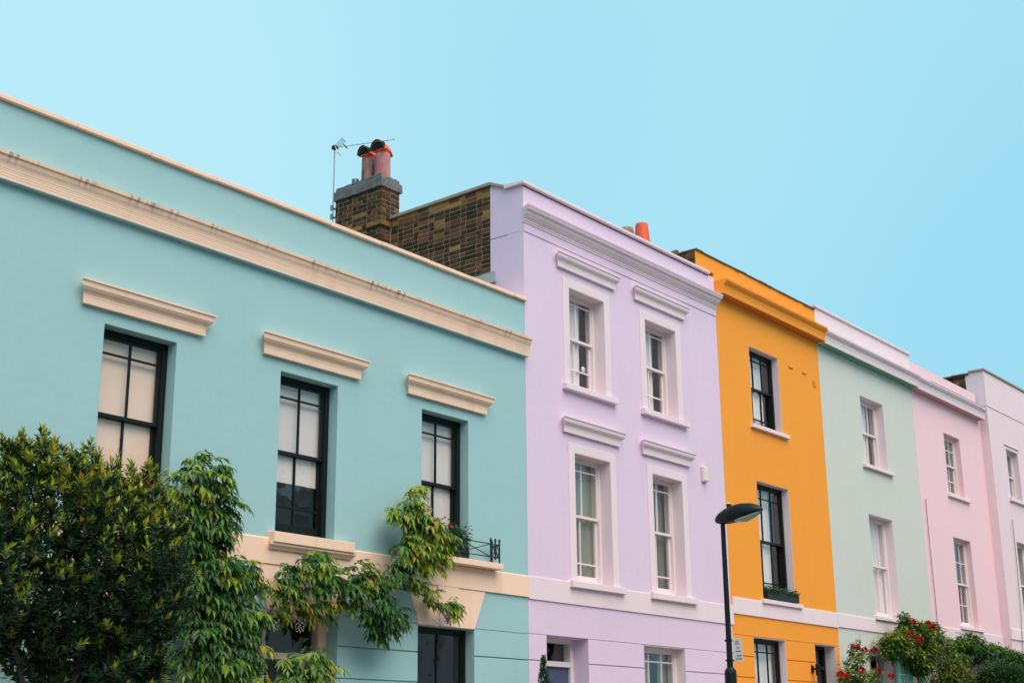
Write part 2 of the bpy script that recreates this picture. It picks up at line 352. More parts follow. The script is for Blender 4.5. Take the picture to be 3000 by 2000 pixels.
# string course
part('string_course', MB().moulding(TX0, TX1-.003, [(.03, 3.785), (.03, 4.075), (.015, 4.088)], 0, 0, 0), crm, T)
for i, (a, b) in enumerate(upw):
    z0, z1 = upz
    if 8 < a: hood(T, a-.28, b+.3, 6.29, 6.54, crm, 1.15)
    bl = {8.73: (4.2, MT['blind_cream']), 11.30: (4.86, MT['blind_white']), 13.88: (4.2, MT['blind_white'])}.get(a)
    lab = {8.73: 'black sash window with its cream blind fully drawn', 11.30: 'black sash window with its white blind half drawn', 13.88: 'black sash window behind the iron guard, white blind drawn'}.get(a)
    wd = window(T, a, b, z0+.02, z1, .155, MT['black_paint'], 5.19, (.5,), (5.88,), (4.53,), fw=.075, st=.04, bot=.1, head=.06, blind=bl, lab=lab)
    if a == 13.88:
        sill(wd, a-.3, 15.42, 4.09, 4.185, .17, crm)
    else:
        sill(wd, a-.12, b+.24, 4.03, 4.17, .13, crm)
        part('sill_moulding', MB().moulding(a-.06, b+.18, [(.032, 3.95), (.06, 3.955), (.075, 3.975), (.105, 4.0), (.11, 4.028)], 0, 1, 1), crm, wd)
# flat-arch lintels of three voussoirs each
def lintel(house, x0, x1, z0, z1, sp, mt, out=.016):
    l = part('lintel', MB().box(x0, x1, .002, .2, z0+.001, z0+.1), mt, house)
    kx = [(x0, x0-sp), (x0+(x1-x0)*.36, x0+(x1-x0)*.31), (x0+(x1-x0)*.64, x0+(x1-x0)*.69), (x1, x1+sp)]
    for k in range(3):
        (a, A), (b, B) = kx[k], kx[k+1]; g = .004; o = out+(.012 if k == 1 else 0)
        part('voussoir', MB().add([(a+g,-o,z0),(b-g,-o,z0),(B-g,-o,z1),(A+g,-o,z1),(a+g,.22,z0),(b-g,.22,z0),(B-g,.22,z1),(A+g,.22,z1)],
             [(0,1,2,3),(7,6,5,4),(0,4,5,1),(1,5,6,2),(2,6,7,3),(3,7,4,0)]), mt, l, bevel=.004, seg=1)
for h in gfh: lintel(T, h[0]-.002, h[1]+.002, 3.255, 3.782, .23, crm)
# ground floor openings
def gf_window(house, h, y, mt, vb, up, blind=None, cur=None, meet=None, fw=.05):
    return window(house, h[0], h[1], h[2], h[3], y, mt, meet, vb, up, (), fw=fw, blind=blind, cur=cur)
for k, h in enumerate(gfh):
    if h[2] > .5: gf_window(T, h, .155, MT['black_paint'], (.5,), (), meet=2.15)
def door(house, x0, x1, zt, zb, y, frame, leaf, trans, fan=True, jamb=.07, lab=None):
    m = MB(); m.box(x0, x0+jamb, y, y+.12, zb, zt).box(x1-jamb, x1, y, y+.12, zb, zt).box(x0+jamb, x1-jamb, y+.002, y+.12, zt-.06, zt).box(x0+jamb, x1-jamb, y-.012, y+.12, trans, trans+.075)
    d = part('door', m, frame, house)
    if lab: d['label'] = lab
    pane(d, x0+jamb, x1-jamb, trans+.075, zt-.06, y+.05)
    lf = MB().box(x0+jamb+.004, x1-jamb-.004, y+.04, y+.085, zb+.01, trans-.004); part('door_leaf', lf, leaf, d)
    n = MB(); w_ = (x1-x0-2*jamb)
    for a, b in ((.12, .46), (.54, .88)):
        for zz in ((.55, .93), (.08, .48)):
            n.box(x0+jamb+w_*a, x0+jamb+w_*b, y+.03, y+.039, zb+(trans-zb)*zz[0], zb+(trans-zb)*zz[1])
    part('door_panel', n, leaf, d, bevel=.008)
    return d
door(T, 11.22, 12.38, 3.27, .15, .2, crm, MT['dark_door'], 2.72, jamb=.13, lab='cream-framed doorway under the climbing wisteria'); door(T, 8.66, 9.80, 3.26, .3, .2, MT['black_paint'], MT['dark_door'], 2.7)

# ================================================================== lavender house
LX0, LX1 = 16.194, 22.02
Lh = thing('lavender_house', 'three-storey lavender stucco house with white window surrounds and brick flank', 'house', (19, 0, 0))
lav, wht, wp = MT['lavender'], MT['white_trim'], MT['white_paint']
Aw = [(17.33, 18.32), (19.54, 20.53)]; Az = (7.17, 8.77); Bw = [(17.39, 18.37), (19.60, 20.54)]; Bz = (4.12, 6.09)
Lgf = [(16.62, 17.66, .1, 3.27), (19.18, 20.43, .9, 3.27)]
w = part('wall', wall_mesh(LX0, LX1, 3.28, 10.17, [(a, b, *Az) for a, b in Aw] + [(a, b, *Bz) for a, b in Bw]), lav, Lh, bevel=.006); weld(w.data)
courses(Lh, LX0, LX1, [3.28, 2.905, 2.53, 2.15, 1.77, 1.39, 1.0, .6], Lgf, lav)
part('rear_wall', MB().box(LX0+.02, LX1-.02, 7.0, 7.3, 0, 9.6), MT['mortar_dark'], Lh); part('roof', MB().box(LX0+.25, LX1-.02, .325, 7.0, 9.35, 9.5), MT['roof_felt'], Lh)
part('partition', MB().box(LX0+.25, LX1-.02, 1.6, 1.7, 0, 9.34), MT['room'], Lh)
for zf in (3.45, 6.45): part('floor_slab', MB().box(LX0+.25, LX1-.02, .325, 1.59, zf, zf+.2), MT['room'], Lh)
part('party_wall', MB().box(LX1-.2, LX1-.01, .325, 6.99, 0, 9.34), MT['mortar_dark'], Lh)
cz = 9.545; prof = [(.02, cz), (.024, cz+.03), (.035, cz+.032), (.035, cz+.06), (.05, cz+.063), (.052, cz+.08), (.07, cz+.084), (.08, cz+.10), (.10, cz+.115), (.115, cz+.14), (.12, cz+.17), (.155, cz+.175), (.165, cz+.2), (.18, cz+.225), (.183, cz+.245)]
part('cornice', MB().moulding(16.19, LX1+.005, prof, 0, .55, 0), MT['lavender_cornice'], Lh)
part('architrave_band', MB().moulding(LX0+.002, LX1-.002, [(.014, 9.405), (.014, 9.53), (.004, 9.54)], 0, 0, 0), lav, Lh)
cp = part('coping', MB().box(LX0, 21.8, .0, .3, 10.15, 10.176), lav, Lh); xs = [16.13, 18.62, 19.85, 21.8]
for k in range(3): part('coping_stone', MB().add([(xs[k]+.003,-.06,10.178),(xs[k+1]-.003,-.06,10.178),(xs[k+1]-.003,.34,10.178),(xs[k]+.003,.34,10.178),(xs[k]+.003,-.06,10.225),(xs[k+1]-.003,-.06,10.225),(xs[k+1]-.003,.34,10.25),(xs[k]+.003,.34,10.25)],
    [(0,3,2,1),(4,5,6,7),(0,1,5,4),(1,2,6,5),(2,3,7,6),(3,0,4,7)]), MT['white_trim'], cp, bevel=.006)
part('string_course', MB().moulding(LX0+.002, 22.06, [(.022, 3.765), (.022, 4.085), (.012, 4.092)], 0, 0, 0), wht, Lh)
cset = {0: dict(blind=None, cur=[(.0, .76, MT['curtain_pale'], -.02, 3)]), 1: dict(blind=None, cur=[(0, .70, MT['curtain_pale'], -.02, 3)]),
        2: dict(cur=[(0, .98, MT['voile'], 0, 6)]), 3: dict(cur=[(0, .60, MT['curtain_pale'], 0, 3), (.75, 1, MT['curtain_green'], .05, 2)])}
for k, (a, b, z0, z1) in enumerate([(*q, *Az) for q in Aw] + [(*q, *Bz) for q in Bw]):
    top = k < 2
    hood(Lh, a-.27+(.02 if not top else 0), b+.26-(.04 if not top else 0), *((9.045, 9.27) if top else (6.375, 6.60)), wht, 1.0)
    m = MB(); o = .018; q = .155
    for bx in ((a-q, a, z0, z1+q-.015), (b, b+q, z0, z1+q-.015), (a, b, z1, z1+q-.015)): m.box(bx[0], bx[1], -o, .02, bx[2], bx[3])
    part('architrave', m, wht, Lh, bevel=.004); lining(Lh, a, b, z0, z1, .2, wht, y0=-.0165)
    mt_, up, lo = (8.035, (8.63,), (7.55,)) if top else (5.17, (5.89,), (4.45,))
    wd = window(Lh, a+.004, b-.004, z0+.02, z1-.004, .195, wp, mt_, (.5,), up, lo, fw=.05, st=.045, bot=.085, head=.035, **cset[k])
    sill(wd, a-.2, b+.25, z0-.11, z0, .09, wht)
door(Lh, 16.62, 17.66, 3.27, .1, .28, wp, MT['blue_door'], 2.865, jamb=.085, lab='white-framed blue front door with fanlight')
lining(Lh, 19.18, 20.43, .9, 3.27, .18, wht, y0=.003); gf_window(Lh, (19.186, 20.424, .9, 3.262), .18, wp, (.3333, .6667), (3.04,), cur=[(.0, .45, MT['voile'], 0, 3), (.7, 1, MT['curtain_green'], 0, 2)], meet=2.1, fw=.06)
tag(part('alarm_box', MB().add([(21.2,-.004,6.17),(21.36,-.004,6.17),(21.36,-.004,6.46),(21.2,-.004,6.46),(21.21,-.075,6.19),(21.35,-.075,6.19),(21.35,-.075,6.45),(21.21,-.075,6.45)],
    [(0,1,2,3),(7,6,5,4),(0,4,5,1),(1,5,6,2),(2,6,7,3),(3,7,4,0)]), MT['alarm_plastic'], bevel=.015), 'small cream alarm box on the lavender wall beside the street lamp', 'alarm box')
tag(part('suncatcher', MB().lathe((0,0,0), [(.001, -.012), (.045, -.01), (.055, 0), (.045, .01), (.001, .012)], 14), MT['crystal'], smooth=True), 'round glass suncatcher hanging inside a top-floor lavender house window', 'suncatcher')
o = bpy.data.objects['suncatcher']; p = atY(1600+427/3.92, 820+1030/3.92, .33); o.location = p; o.rotation_euler = (R(90), 0, 0)
# flank: rendered front strip, brick behind it
fl = part('flank_wall', MB().box(LX0+.0015, LX0+.24, .668, 6.99, 0, 10.30), MT['mortar'], Lh)
def skew(y0, y1, z0, za, zb): return MB().add([(LX0-.004,y0,z0),(LX0-.004,y1,z0),(LX0-.004,y1,zb),(LX0-.004,y0,za),(LX0+.23,y0,z0),(LX0+.23,y1,z0),(LX0+.23,y1,zb),(LX0+.23,y0,za)],
     [(0,3,2,1),(4,5,6,7),(0,1,5,4),(1,2,6,5),(2,3,7,6),(3,0,4,7)])
part('flank_render', skew(.008, .66, 8.05, 9.405, 9.405), lav, Lh); part('flank_render', skew(.008, .32, 9.42, 10.155, 10.17), lav, Lh); part('flank_render', skew(.32, .66, 9.42, 10.2, 10.325), lav, Lh)
fc = part('flank_coping', MB().box(LX0-.005, LX0+.28, .3, .31, 10.2, 10.21), MT['stone_coping'], Lh)
prev = None
pl = [(.30, 10.232), (.655, 10.385), (1.05, 10.378), (1.5, 10.37), (1.95, 10.362), (2.4, 10.355), (2.81, 10.348), (4.2, 10.33), (6.9, 10.3)]
for (y0, z0), (y1, z1) in zip(pl, pl[1:]):
    part('coping_stone', MB().add([(LX0-.04,y0+.002,z0-.055),(LX0+.28,y0+.002,z0-.055),(LX0+.28,y1-.002,z1-.055),(LX0-.04,y1-.002,z1-.055),(LX0-.04,y0+.002,z0),(LX0+.28,y0+.002,z0),(LX0+.28,y1-.002,z1),(LX0-.04,y1-.002,z1)],
     [(0,3,2,1),(4,5,6,7),(0,1,5,4),(1,2,6,5),(2,3,7,6),(3,0,4,7)]), MT['stone_coping'], fc, bevel=.005)
CH = .075
def brick_face(parent, y0, y1, ztop, ncourse, x, zlim, yel=0, seed=1):
    """Flemish-bonded bricks on a wall facing -X, from y0 to y1; zlim(y) is the lowest height worth building"""
    rs = random.Random(seed)
    for c in range(ncourse):
        z = ztop - CH*(c+.5); y = y0 + (-.06 if c % 2 else -.17) + rs.uniform(-.02, .02); st = c % 2
        while y < y1:
            L = .218 if st else .103; a, b = max(y, y0+.002), min(y+L, y1); st = 1-st; y += L+.011
            if b-a < .04 or z < zlim((a+b)/2): continue
            mt_ = pickbrick() if c >= yel else random.choices(BRK, (2, 8, 12, 38, 40))[0]
            brick(parent, (x+.05, (a+b)/2, z), (.1, round((b-a)/.004)*.004, 0.064+rs.choice((0, -.002))), mt_)
brick_face(fl, .67, 2.815, 10.31, 24, LX0-.002, lambda y: 1.6 + 6.3*(12.5+y)/12.5, 2, 5)
part('lead_flashing', MB().add([(LX0-.05,.54,8.68),(LX0-.05,1.3,8.68),(LX0-.005,1.3,8.68),(LX0-.005,.54,8.68),(LX0-.03,.56,8.87),(LX0-.03,1.3,8.83),(LX0-.004,1.3,8.83),(LX0-.004,.56,8.87)],
     [(0,1,2,3),(7,6,5,4),(0,4,5,1),(1,5,6,2),(2,6,7,3),(3,7,4,0)]), MT['lead'], Lh)
# chimney stack
cx0, cx1, cy0, cy1, ctop = 15.945, 16.385, 2.82, 3.91, 10.83
ch = part('chimney', MB().box(cx0+.038, cx1-.012, cy0+.038, cy1-.012, 7.7, ctop).box(cx0+.0035, cx1-.011, cy0+.0035, cy1-.011, ctop-.674, ctop-.001), MT['mortar'], Lh)
ch['label'] = 'brick chimney stack with two hooded terracotta pots'
rs = random.Random(12)
for c in range(20):
    z = ctop - CH*(c+.5); ins = 0 if c < 9 else .035; X0 = cx0+ins; Y0 = cy0+ins
    # side facing -X
    y = Y0; st = c % 2
    while y < cy1-.03:
        L = .218 if st else .103; b = min(y+L, cy1); mt_ = pickbrick() if c not in (7, 8) or y > Y0+.2 else BRK[2 if c == 7 else 3]
        if b-y > .03:
            if y == Y0: brick(ch, (X0+(.052 if st else .11), (y+b)/2, z), (.104 if st else .22, round((b-y), 3), .0645), mt_)
            else: brick(ch, (X0+.05, (y+b)/2, z), (.1, round((b-y)/.004)*.004, .0645), mt_)
        y = b+.011; st = 1-st
    # street face
    x = X0+(.115 if c % 2 else .231); st = 0
    while x < cx1-.03:
        L = .218 if st else .103; b = min(x+L, cx1)
        if b-x > .03: brick(ch, ((x+b)/2, Y0+.05, z), (round((b-x)/.004)*.004, .1, .0645), pickbrick())
        x = b+.011; st = 1-st
def rough_slab(x0, x1, y0, y1, z0, z1, n, seed, amp):
    rs = random.Random(seed); m = MB(); ring = []
    per = [(x0+(x1-x0)*i/n, y0) for i in range(n)] + [(x1, y0+(y1-y0)*i/n) for i in range(n)] + [(x1-(x1-x0)*i/n, y1) for i in range(n)] + [(x0, y1-(y1-y0)*i/n) for i in range(n)]
    cx, cy = (x0+x1)/2, (y0+y1)/2; rings = []
    for z, k in ((z0, .99), (z0+.006, 1.0), ((z0+z1)/2, 1.0), (z1-.012, .995), (z1, .97)):
        rings.append([(cx+(px-cx)*k+rs.uniform(-amp, amp), cy+(py-cy)*k+rs.uniform(-amp, amp), z+rs.uniform(-amp, amp)*.9) for px, py in per])
    return m.loft(rings)
part('chimney_cap', rough_slab(cx0-.035, cx1+.035, cy0-.035, cy1+.035, ctop-.005, 10.985, 12, 4, .007), MT['grey_stone'], ch)
part('flaunching', rough_slab(cx0+.0, cx1-.0, cy0+.0, cy1-.0, 10.97, 11.06, 8, 8, .012), MT['grey_stone'], ch)
def pot_cowl(x, y, zb, h, r, mt_):
    part('chimney_pot', MB().lathe((x, y, zb), [(r*1.0, -.05), (r*1.02, 0), (r*.98, h*.5), (r*.97, h-.02), (r*.97, h)], 24), mt_, ch, smooth=False, bevel=.003)
    z = zb+h; part('cowl_collar', MB().lathe((x, y, z), [(r*.80, -.03), (r*.82, 0), (r*.86, .02), (r*.86, .075), (r*.8, .08)], 24), MT['terracotta'], ch)
    rings = []                                            # hooded cowl: round mouth facing -X, sloping down to a beak
    for t, rad, ht in ((0, r*1.08, .02), (.3, r*1.04, .02), (.65, r*.82, .015), (1, r*.32, .0)):
        cx = x - r*1.0 + t*(r*2.55); ring = []
        for k in range(17):
            a = math.pi*k/16; ring.append((cx - (.02 if t == 0 else 0)*math.sin(a), y+rad*math.cos(a), z+.035+ht+rad*1.15*math.sin(a)))
        ring += [(cx, y+rad*.9*math.cos(math.pi*(1-k/4)), z+.025+ht*.5) for k in range(1, 4)]
        rings.append(ring)
    part('cowl', MB().loft(rings), MT['terracotta_bright'], ch)
    a0 = [(x - r*1.03 - .02*math.sin(math.pi*k/16), y+r*.98*math.cos(math.pi*k/16), z+.05+r*1.06*math.sin(math.pi*k/16)) for k in range(17)]
    m = MB(); rim = rings[0][:17]; n = 17
    m.add(a0, [tuple(range(17))])
    part('cowl_mouth', m, MT['soot'], ch)  # black disc closing the hood, the dark of its hollow put into colour
    b = [(px, py, pz) for px, py, pz in rim]; b2 = [(x+r*.55*max(0, math.sin(math.pi*k/16)) - r*.9, y+r*1.1*math.cos(math.pi*k/16), z+.058+r*1.27*math.sin(math.pi*k/16)) for k in range(17)]
    part('soot_stain', MB().add([(px-.03, py*1.0+(py-y)*.03, pz+.004) for px, py, pz in b]+b2, [(i, i+1, n+i+1, n+i) for i in range(n-1)]), MT['soot'], ch)
pot_cowl(16.16, 3.01, 11.05, .47, .135, MT['pot_pink']); pot_cowl(16.16, 3.35, 11.05, .48, .12, MT['pot_sooty'])
part('metal_flue', MB().lathe((16.16, 3.66, 11.075), [(.055, -.02), (.055, .06), (.066, .062), (.066, .08), (.055, .084), (.055, .1), (.066, .102), (.066, .12), (.055, .124), (.055, .14), (.066, .142), (.06, .165), (.02, .175)], 16), MT['aluminium'], ch)

# TV aerial clamped to the stack
A = thing('tv_aerial', 'thin metal television aerial clamped to the brick chimney', 'aerial', (15.91, 3.94, 10.5))
mx, my = 15.905, 3.93; part('mast', MB().tube([(mx, my, 10.35), (mx, my, 11.85)], .011, 8), MT['aluminium'], A)
br = MB()
for zb in (10.52, 10.68): br.box(mx-.03, mx+.06, my-.02, my+.02, zb, zb+.02).box(mx-.04, mx-.028, my-.03, my+.03, zb-.04, zb+.06)
part('bracket', br, MT['aluminium'], A)
th = R(68); bd = Vector((math.cos(th), -math.sin(th), 0)); pd = Vector((math.sin(th), math.cos(th), 0)); bo = Vector((mx, my, 11.83))
part('boom', MB().tube([bo-bd*.06, bo+bd*1.12], .005, 6), MT['aluminium'], A)
for k in range(9):
    q = bo+bd*(.34+k*.095); part('element', MB().tube([q-pd*.032+Vector((0,0,.006)), q+pd*.032+Vector((0,0,.006))], .0035, 6), MT['aluminium'], A)
rf = MB(); q = bo+bd*.03
for sgn in (1, -1):
    for i in range(-2, 3):
        rf.tube([q+pd*(i*.035)+Vector((0,0,.0)), q+pd*(i*.035)+bd*(.05+.08*(sgn > 0))+Vector((0,0,sgn*.13))], .004, 5)
    rf.tube([q+bd*(.05+.08*(sgn > 0))-pd*.09+Vector((0,0,sgn*.13)), q+bd*(.05+.08*(sgn > 0))+pd*.09+Vector((0,0,sgn*.13))], .005, 5)
part('reflector', rf, MT['aluminium'], A)
part('junction', MB().box(*[c for pr in zip(bo-Vector((.04,.04,.03)), bo+Vector((.04,.04,.03))) for c in pr]), MT['black_paint'], A)
part('dipole', MB().tube([bo+bd*.2-pd*.09, bo+bd*.2+pd*.09], .012, 6), MT['aluminium'], A)

# ================================================================== orange house
OX0, OX1 = 22.024, 26.2
Oh = thing('orange_house', 'three-storey bright orange house with dark sash windows and white sills', 'house', (24.1, 0, 0))
org = MT['orange']; OA = (23.22, 24.40, 7.58, 9.11); OB = (23.22, 24.48, 4.31, 6.49); OG = (22.76, 23.97, .9, 3.60); OD = (25.15, 26.05, .4, 3.60)
w = part('wall', wall_mesh(OX0, OX1, 3.61, 10.16, [OA, OB]), org, Oh, bevel=.006); weld(w.data)
part('parapet', MB().box(21.4, OX1, .004, .3, 10.26, 10.56), org, Oh); part('parapet_base', MB().box(OX0, OX1-.002, .002, .3, 10.161, 10.259), org, Oh)
courses(Oh, OX0, OX1, [3.61, 3.245, 2.88, 2.5, 2.12, 1.74, 1.36, 1.0, .6], [OG, OD], org)
shell(Oh, OX0, OX1, 10.16, 9.9, org)
def big_cornice(house, x0, x1, mt_, dz=0, m1=0, e0=0):
    z = 9.83+dz; p = [(.19, z), (.2, z+.10), (.205, z+.105), (.21, z+.13), (.20, z+.135), (.205, z+.16), (.225, z+.185), (.25, z+.2), (.262, z+.225), (.275, z+.23), (.28, z+.27)]
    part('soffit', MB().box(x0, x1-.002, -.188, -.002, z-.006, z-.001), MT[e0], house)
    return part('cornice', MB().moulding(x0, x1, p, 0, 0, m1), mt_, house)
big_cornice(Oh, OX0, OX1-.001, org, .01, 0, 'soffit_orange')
cp = part('coping', MB().box(21.41, OX1-.01, .01, .29, 10.55, 10.562), MT['slate_coping'], Oh); rs = random.Random(9); x = 21.38
while x < OX1:
    L = rs.uniform(.2, .32); e = min(x+L, OX1); dz = rs.uniform(-.008, .008); part('coping_tile', MB().box(x+.002, e-.002, -.025+rs.uniform(-.008, .008), .32, 10.563+dz, 10.583+dz), MT['slate_coping'], cp); x = e
part('string_course', MB().moulding(22.065, OX1-.001, [(.024, 3.965), (.024, 4.245), (.012, 4.256)], 0, 0, 0), wht, Oh)
bp = MT['black_paint']
for (a, b, z0, z1), mt_, up, lo, cu in ((OA, 8.36, (8.93,), (7.78,), [(.3, .80, MT['curtain_pale'], -.02, 3)]), (OB, 5.41, (6.22,), (4.65,), [(.2, .76, MT['curtain_pale'], 0, 4)])):
    lining(Oh, a, b, z0, z1, .16, wht, y0=.002); wd = window(Oh, a+.007, b-.007, z0+.01, z1-.007, .145, bp, mt_, (.345, .67), up, lo, fw=.055, st=.04, cur=cu); sill(wd, a-.1, b+.18, z0-.09, z0, .07, wht)
lining(Oh, *OG, .15, wht, y0=.003); gf_window(Oh, (OG[0]+.007, OG[1]-.007, OG[2], OG[3]-.007), .14, bp, (.345, .67), (3.36,), blind=None, cur=[(0, 1, MT['curtain_pale'], 0, 5)], meet=2.3)
lining(Oh, *OD, .24, wht, y0=.003); door(Oh, OD[0]+.007, OD[1]-.007, 3.593, .4, .24, bp, MT['dark_door'], 3.15, lab='black front door in a white reveal')
vt = MB()
for x, z, w_, h_ in ((24.92, 9.04, .17, .035), (25.5, 9.04, .17, .035)): vt.box(x-w_/2, x+w_/2, -.022, .0, z-h_/2, z+h_/2)
part('vent_hood', vt, org, Oh); vg = MB()
for i in range(5): vg.box(25.86, 26.0, -.012, .0, 8.825+i*.03, 8.84+i*.03)
part('air_vent', vg, org, Oh)
of = part('flank_wall', MB().box(21.42, 22.0, .31, 2.6, 10.27, 10.52), MT['mortar_dark'], Oh)
brick_face(of, .02, 2.4, 10.565, 4, 21.388, lambda y: 0, 0, 21)
for k in range(3): part('ridge_tile', MB().tube([(21.6, .5+k*.3, 10.60-.05*k), (21.6, .79+k*.3, 10.58-.05*k)], .13, 10), MT['slate_coping'], of)
# chimney behind the party wall with two plain pots
oc = part('chimney', MB().box(21.78, 22.22, 1.2, 2.3, 9.9, 11.05), MT['mortar'], Oh)
oc['label'] = 'chimney stack whose two plain pots show above the lavender parapet'
for y, mt_, dz in ((1.54, MT['terracotta'], 0), (1.88, MT['pot_buff'], .0)):
    part('chimney_pot', MB().lathe((22.0, y, 11.05), [(.17, 0), (.165, .1), (.125, .54), (.118, .57), (.09, .57), (.085, .45)], 22), mt_, oc)

# ================================================================== mint house
MX0, MX1 = 26.204, 31.02
Mh = thing('mint_house', 'three-storey pale mint house with white cornice and white sash windows', 'house', (28.6, 0, 0))
mnt = MT['mint']; MA = (28.13, 29.32, 7.56, 9.08); MBw = (28.09, 29.31, 4.33, 6.47); MG = (27.55, 28.7, .9, 3.62); MD = (29.9, 30.85, .3, 3.45)
w = part('wall', wall_mesh(MX0, MX1, 0, 10.14, [MA, MBw, MG, MD]), mnt, Mh, bevel=.006); weld(w.data)
shell(Mh, MX0, MX1, 10.14, 9.9, mnt)
part('parapet', MB().box(MX0, 31.1, .004, .3, 10.141, 10.62), wht, Mh)
cp = part('coping', MB().box(MX0, 31.1, .005, .29, 10.62, 10.622), wht, Mh)
for x0, x1 in ((26.18, 27.8), (27.8, 29.5), (29.5, 31.14)): part('coping_stone', MB().box(x0+.003, x1-.003, -.04, .34, 10.623, 10.665), wht, cp, bevel=.005)
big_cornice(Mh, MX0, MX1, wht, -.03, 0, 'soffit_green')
part('string_course', MB().moulding(MX0+.001, MX1-.001, [(.024, 3.985), (.024, 4.245), (.012, 4.255)], 0, 0, 0), wht, Mh)
for (a, b, z0, z1), mt_, cu in ((MA, 8.35, [(.2, .72, MT['curtain_pale'], -.02, 3)]), (MBw, 5.43, [(0, 1, MT['curtain_pale'], 0, 6)])):
    lining(Mh, a, b, z0, z1, .19, wht, y0=.002); wd = window(Mh, a+.007, b-.007, z0+.02, z1-.007, .18, wp, mt_, (.345, .67), (), (), fw=.06, st=.04, cur=cu); sill(wd, a-.13, b+.19, z0-.09, z0, .08, wht)
lining(Mh, *MG, .14, wht, y0=.003); gf_window(Mh, (MG[0]+.007, MG[1]-.007, MG[2], MG[3]-.007), .14, wp, (.345, .67), (), cur=[(0, .5, MT['voile'], 0, 3)], meet=3.2)
door(Mh, *MD[:2], 3.45, .3, .2, MT['green_trellis'], MT['green_trellis'], 2.9, lab='green front door beneath the climbing rose')

# ================================================================== pink house
PX0, PX1 = 31.024, 35.41
Ph = thing('pink_house', 'three-storey pink house with small-paned white sash windows', 'house', (33.2, 0, 0))
pnk = MT['pink']; PA = (32.82, 33.83, 7.55, 9.04); PB = (32.79, 33.88, 4.42, 6.50); PG = (32.7, 33.9, .9, 3.5)
w = part('wall', wall_mesh(PX0, PX1, 0, 10.1, [PA, PB, PG]), pnk, Ph, bevel=.006); weld(w.data); shell(Ph, PX0, PX1, 10.1, 9.9, pnk)
part('parapet', MB().box(31.104, 35.3, .006, .28, 10.101, 10.48), pnk, Ph)
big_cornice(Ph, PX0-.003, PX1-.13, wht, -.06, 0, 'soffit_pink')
part('lead_flashing', MB().box(31.6, PX1-.15, -.284, .0, 10.041, 10.055), MT['lead'], Ph)
part('string_course', MB().moulding(PX0, PX1-.004, [(.024, 4.05), (.024, 4.31), (.012, 4.32)], 0, 0, 0), MT['pale_pink'], Ph)
for (a, b, z0, z1), mt_, up, lo in ((PA, 8.32, (8.70,), (7.95,)), (PB, 5.44, (5.95,), (4.95,))):
    wd = window(Ph, a, b, z0+.02, z1, .14, wp, mt_, (.345, .67), up, lo, fw=.05, st=.04, cur=[(0, .5, MT['voile'], 0, 3)]); sill(wd, a-.12, b+.22, z0-.09, z0, .07, wht)
gf_window(Ph, PG, .14, wp, (.345, .67), (), meet=2.8)
def cable(name, pts, label, y):
    tag(part(name, MB().tube([(x, y, z) for x, z in pts], .008, 6), MT['cable']), label, 'cable')
cable('wall_cable', [(31.23, 7.2), (31.22, 6.1), (31.25, 5), (31.24, 4.33), (31.24, 1.0)], 'thin dark cable running down the pink wall beside the mint house', -.035)

# ================================================================== pale pink house at the end
Eh = thing('pale_pink_house', 'pale pink house at the end of the row, standing forward of the pink one', 'house', (38, -.22, 0))
EX0, EX1, EY = 35.41, 40.5, -.22; pp = MT['pale_pink']; EA = (36.53, 37.40, 7.9, 9.21); EB = (36.55, 37.5, 4.6, 6.77); ED = (37.0, 38.0, .3, 3.4)
w = part('wall', wall_mesh(EX0, EX1, 0, 10.15, [EA, EB], EY, .12), pp, Eh, bevel=.006); weld(w.data)
w = part('parapet', MB().box(EX0, EX1, EY-.012, .12, 10.162, 11.1), pp, Eh)
cp = part('coping', MB().box(EX0, EX1, EY, .1, 11.1, 11.105), MT['stone_coping'], Eh)
for k in range(6): part('coping_stone', MB().box(EX0-.04+k*.86, EX0-.045+(k+1)*.86, EY-.05, .16, 11.106, 11.155), MT['stone_coping'], cp, bevel=.005)
part('string_course', MB().moulding(EX0-.01, EX1, [(.03, 4.24), (.03, 4.5), (.015, 4.51)], EY, 0, 0), wht, Eh)
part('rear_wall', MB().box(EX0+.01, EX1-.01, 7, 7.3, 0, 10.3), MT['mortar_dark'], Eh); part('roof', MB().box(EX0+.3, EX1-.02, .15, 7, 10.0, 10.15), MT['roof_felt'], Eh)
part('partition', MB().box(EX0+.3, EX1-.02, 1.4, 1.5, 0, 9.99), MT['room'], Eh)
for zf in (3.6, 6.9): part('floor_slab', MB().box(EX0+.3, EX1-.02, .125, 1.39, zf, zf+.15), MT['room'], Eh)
part('party_wall', MB().box(EX1-.2, EX1-.01, .125, 6.99, 0, 9.99), MT['mortar_dark'], Eh)
ef = part('flank_wall', MB().box(EX0+.012, EX0+.25, .26, 6.99, 0, 11.02), MT['mortar'], Eh); part('flank_render', MB().box(EX0, EX0+.25, .121, .26, 10.12, 11.1), pp, Eh)
brick_face(ef, .262, 2.3, 11.04, 9, EX0-.002, lambda y: 1.6+8.6*(12.5+y)/12.5, 0, 33)
efc = part('flank_coping', MB().box(EX0+.01, EX0+.24, .3, 6.9, 11.03, 11.05), MT['stone_coping'], Eh)
for k in range(6): part('coping_stone', MB().box(EX0-.05, EX0+.28, .162+k*.45, .158+(k+1)*.45, 11.052-.012*k, 11.10-.012*k), MT['brick_ochre'] if k % 2 else MT['brick_red'], efc, bevel=.006)
part('window_hood', MB().box(36.4, 37.48, EY-.03, EY-.001, 9.30, 9.325), pp, Eh)
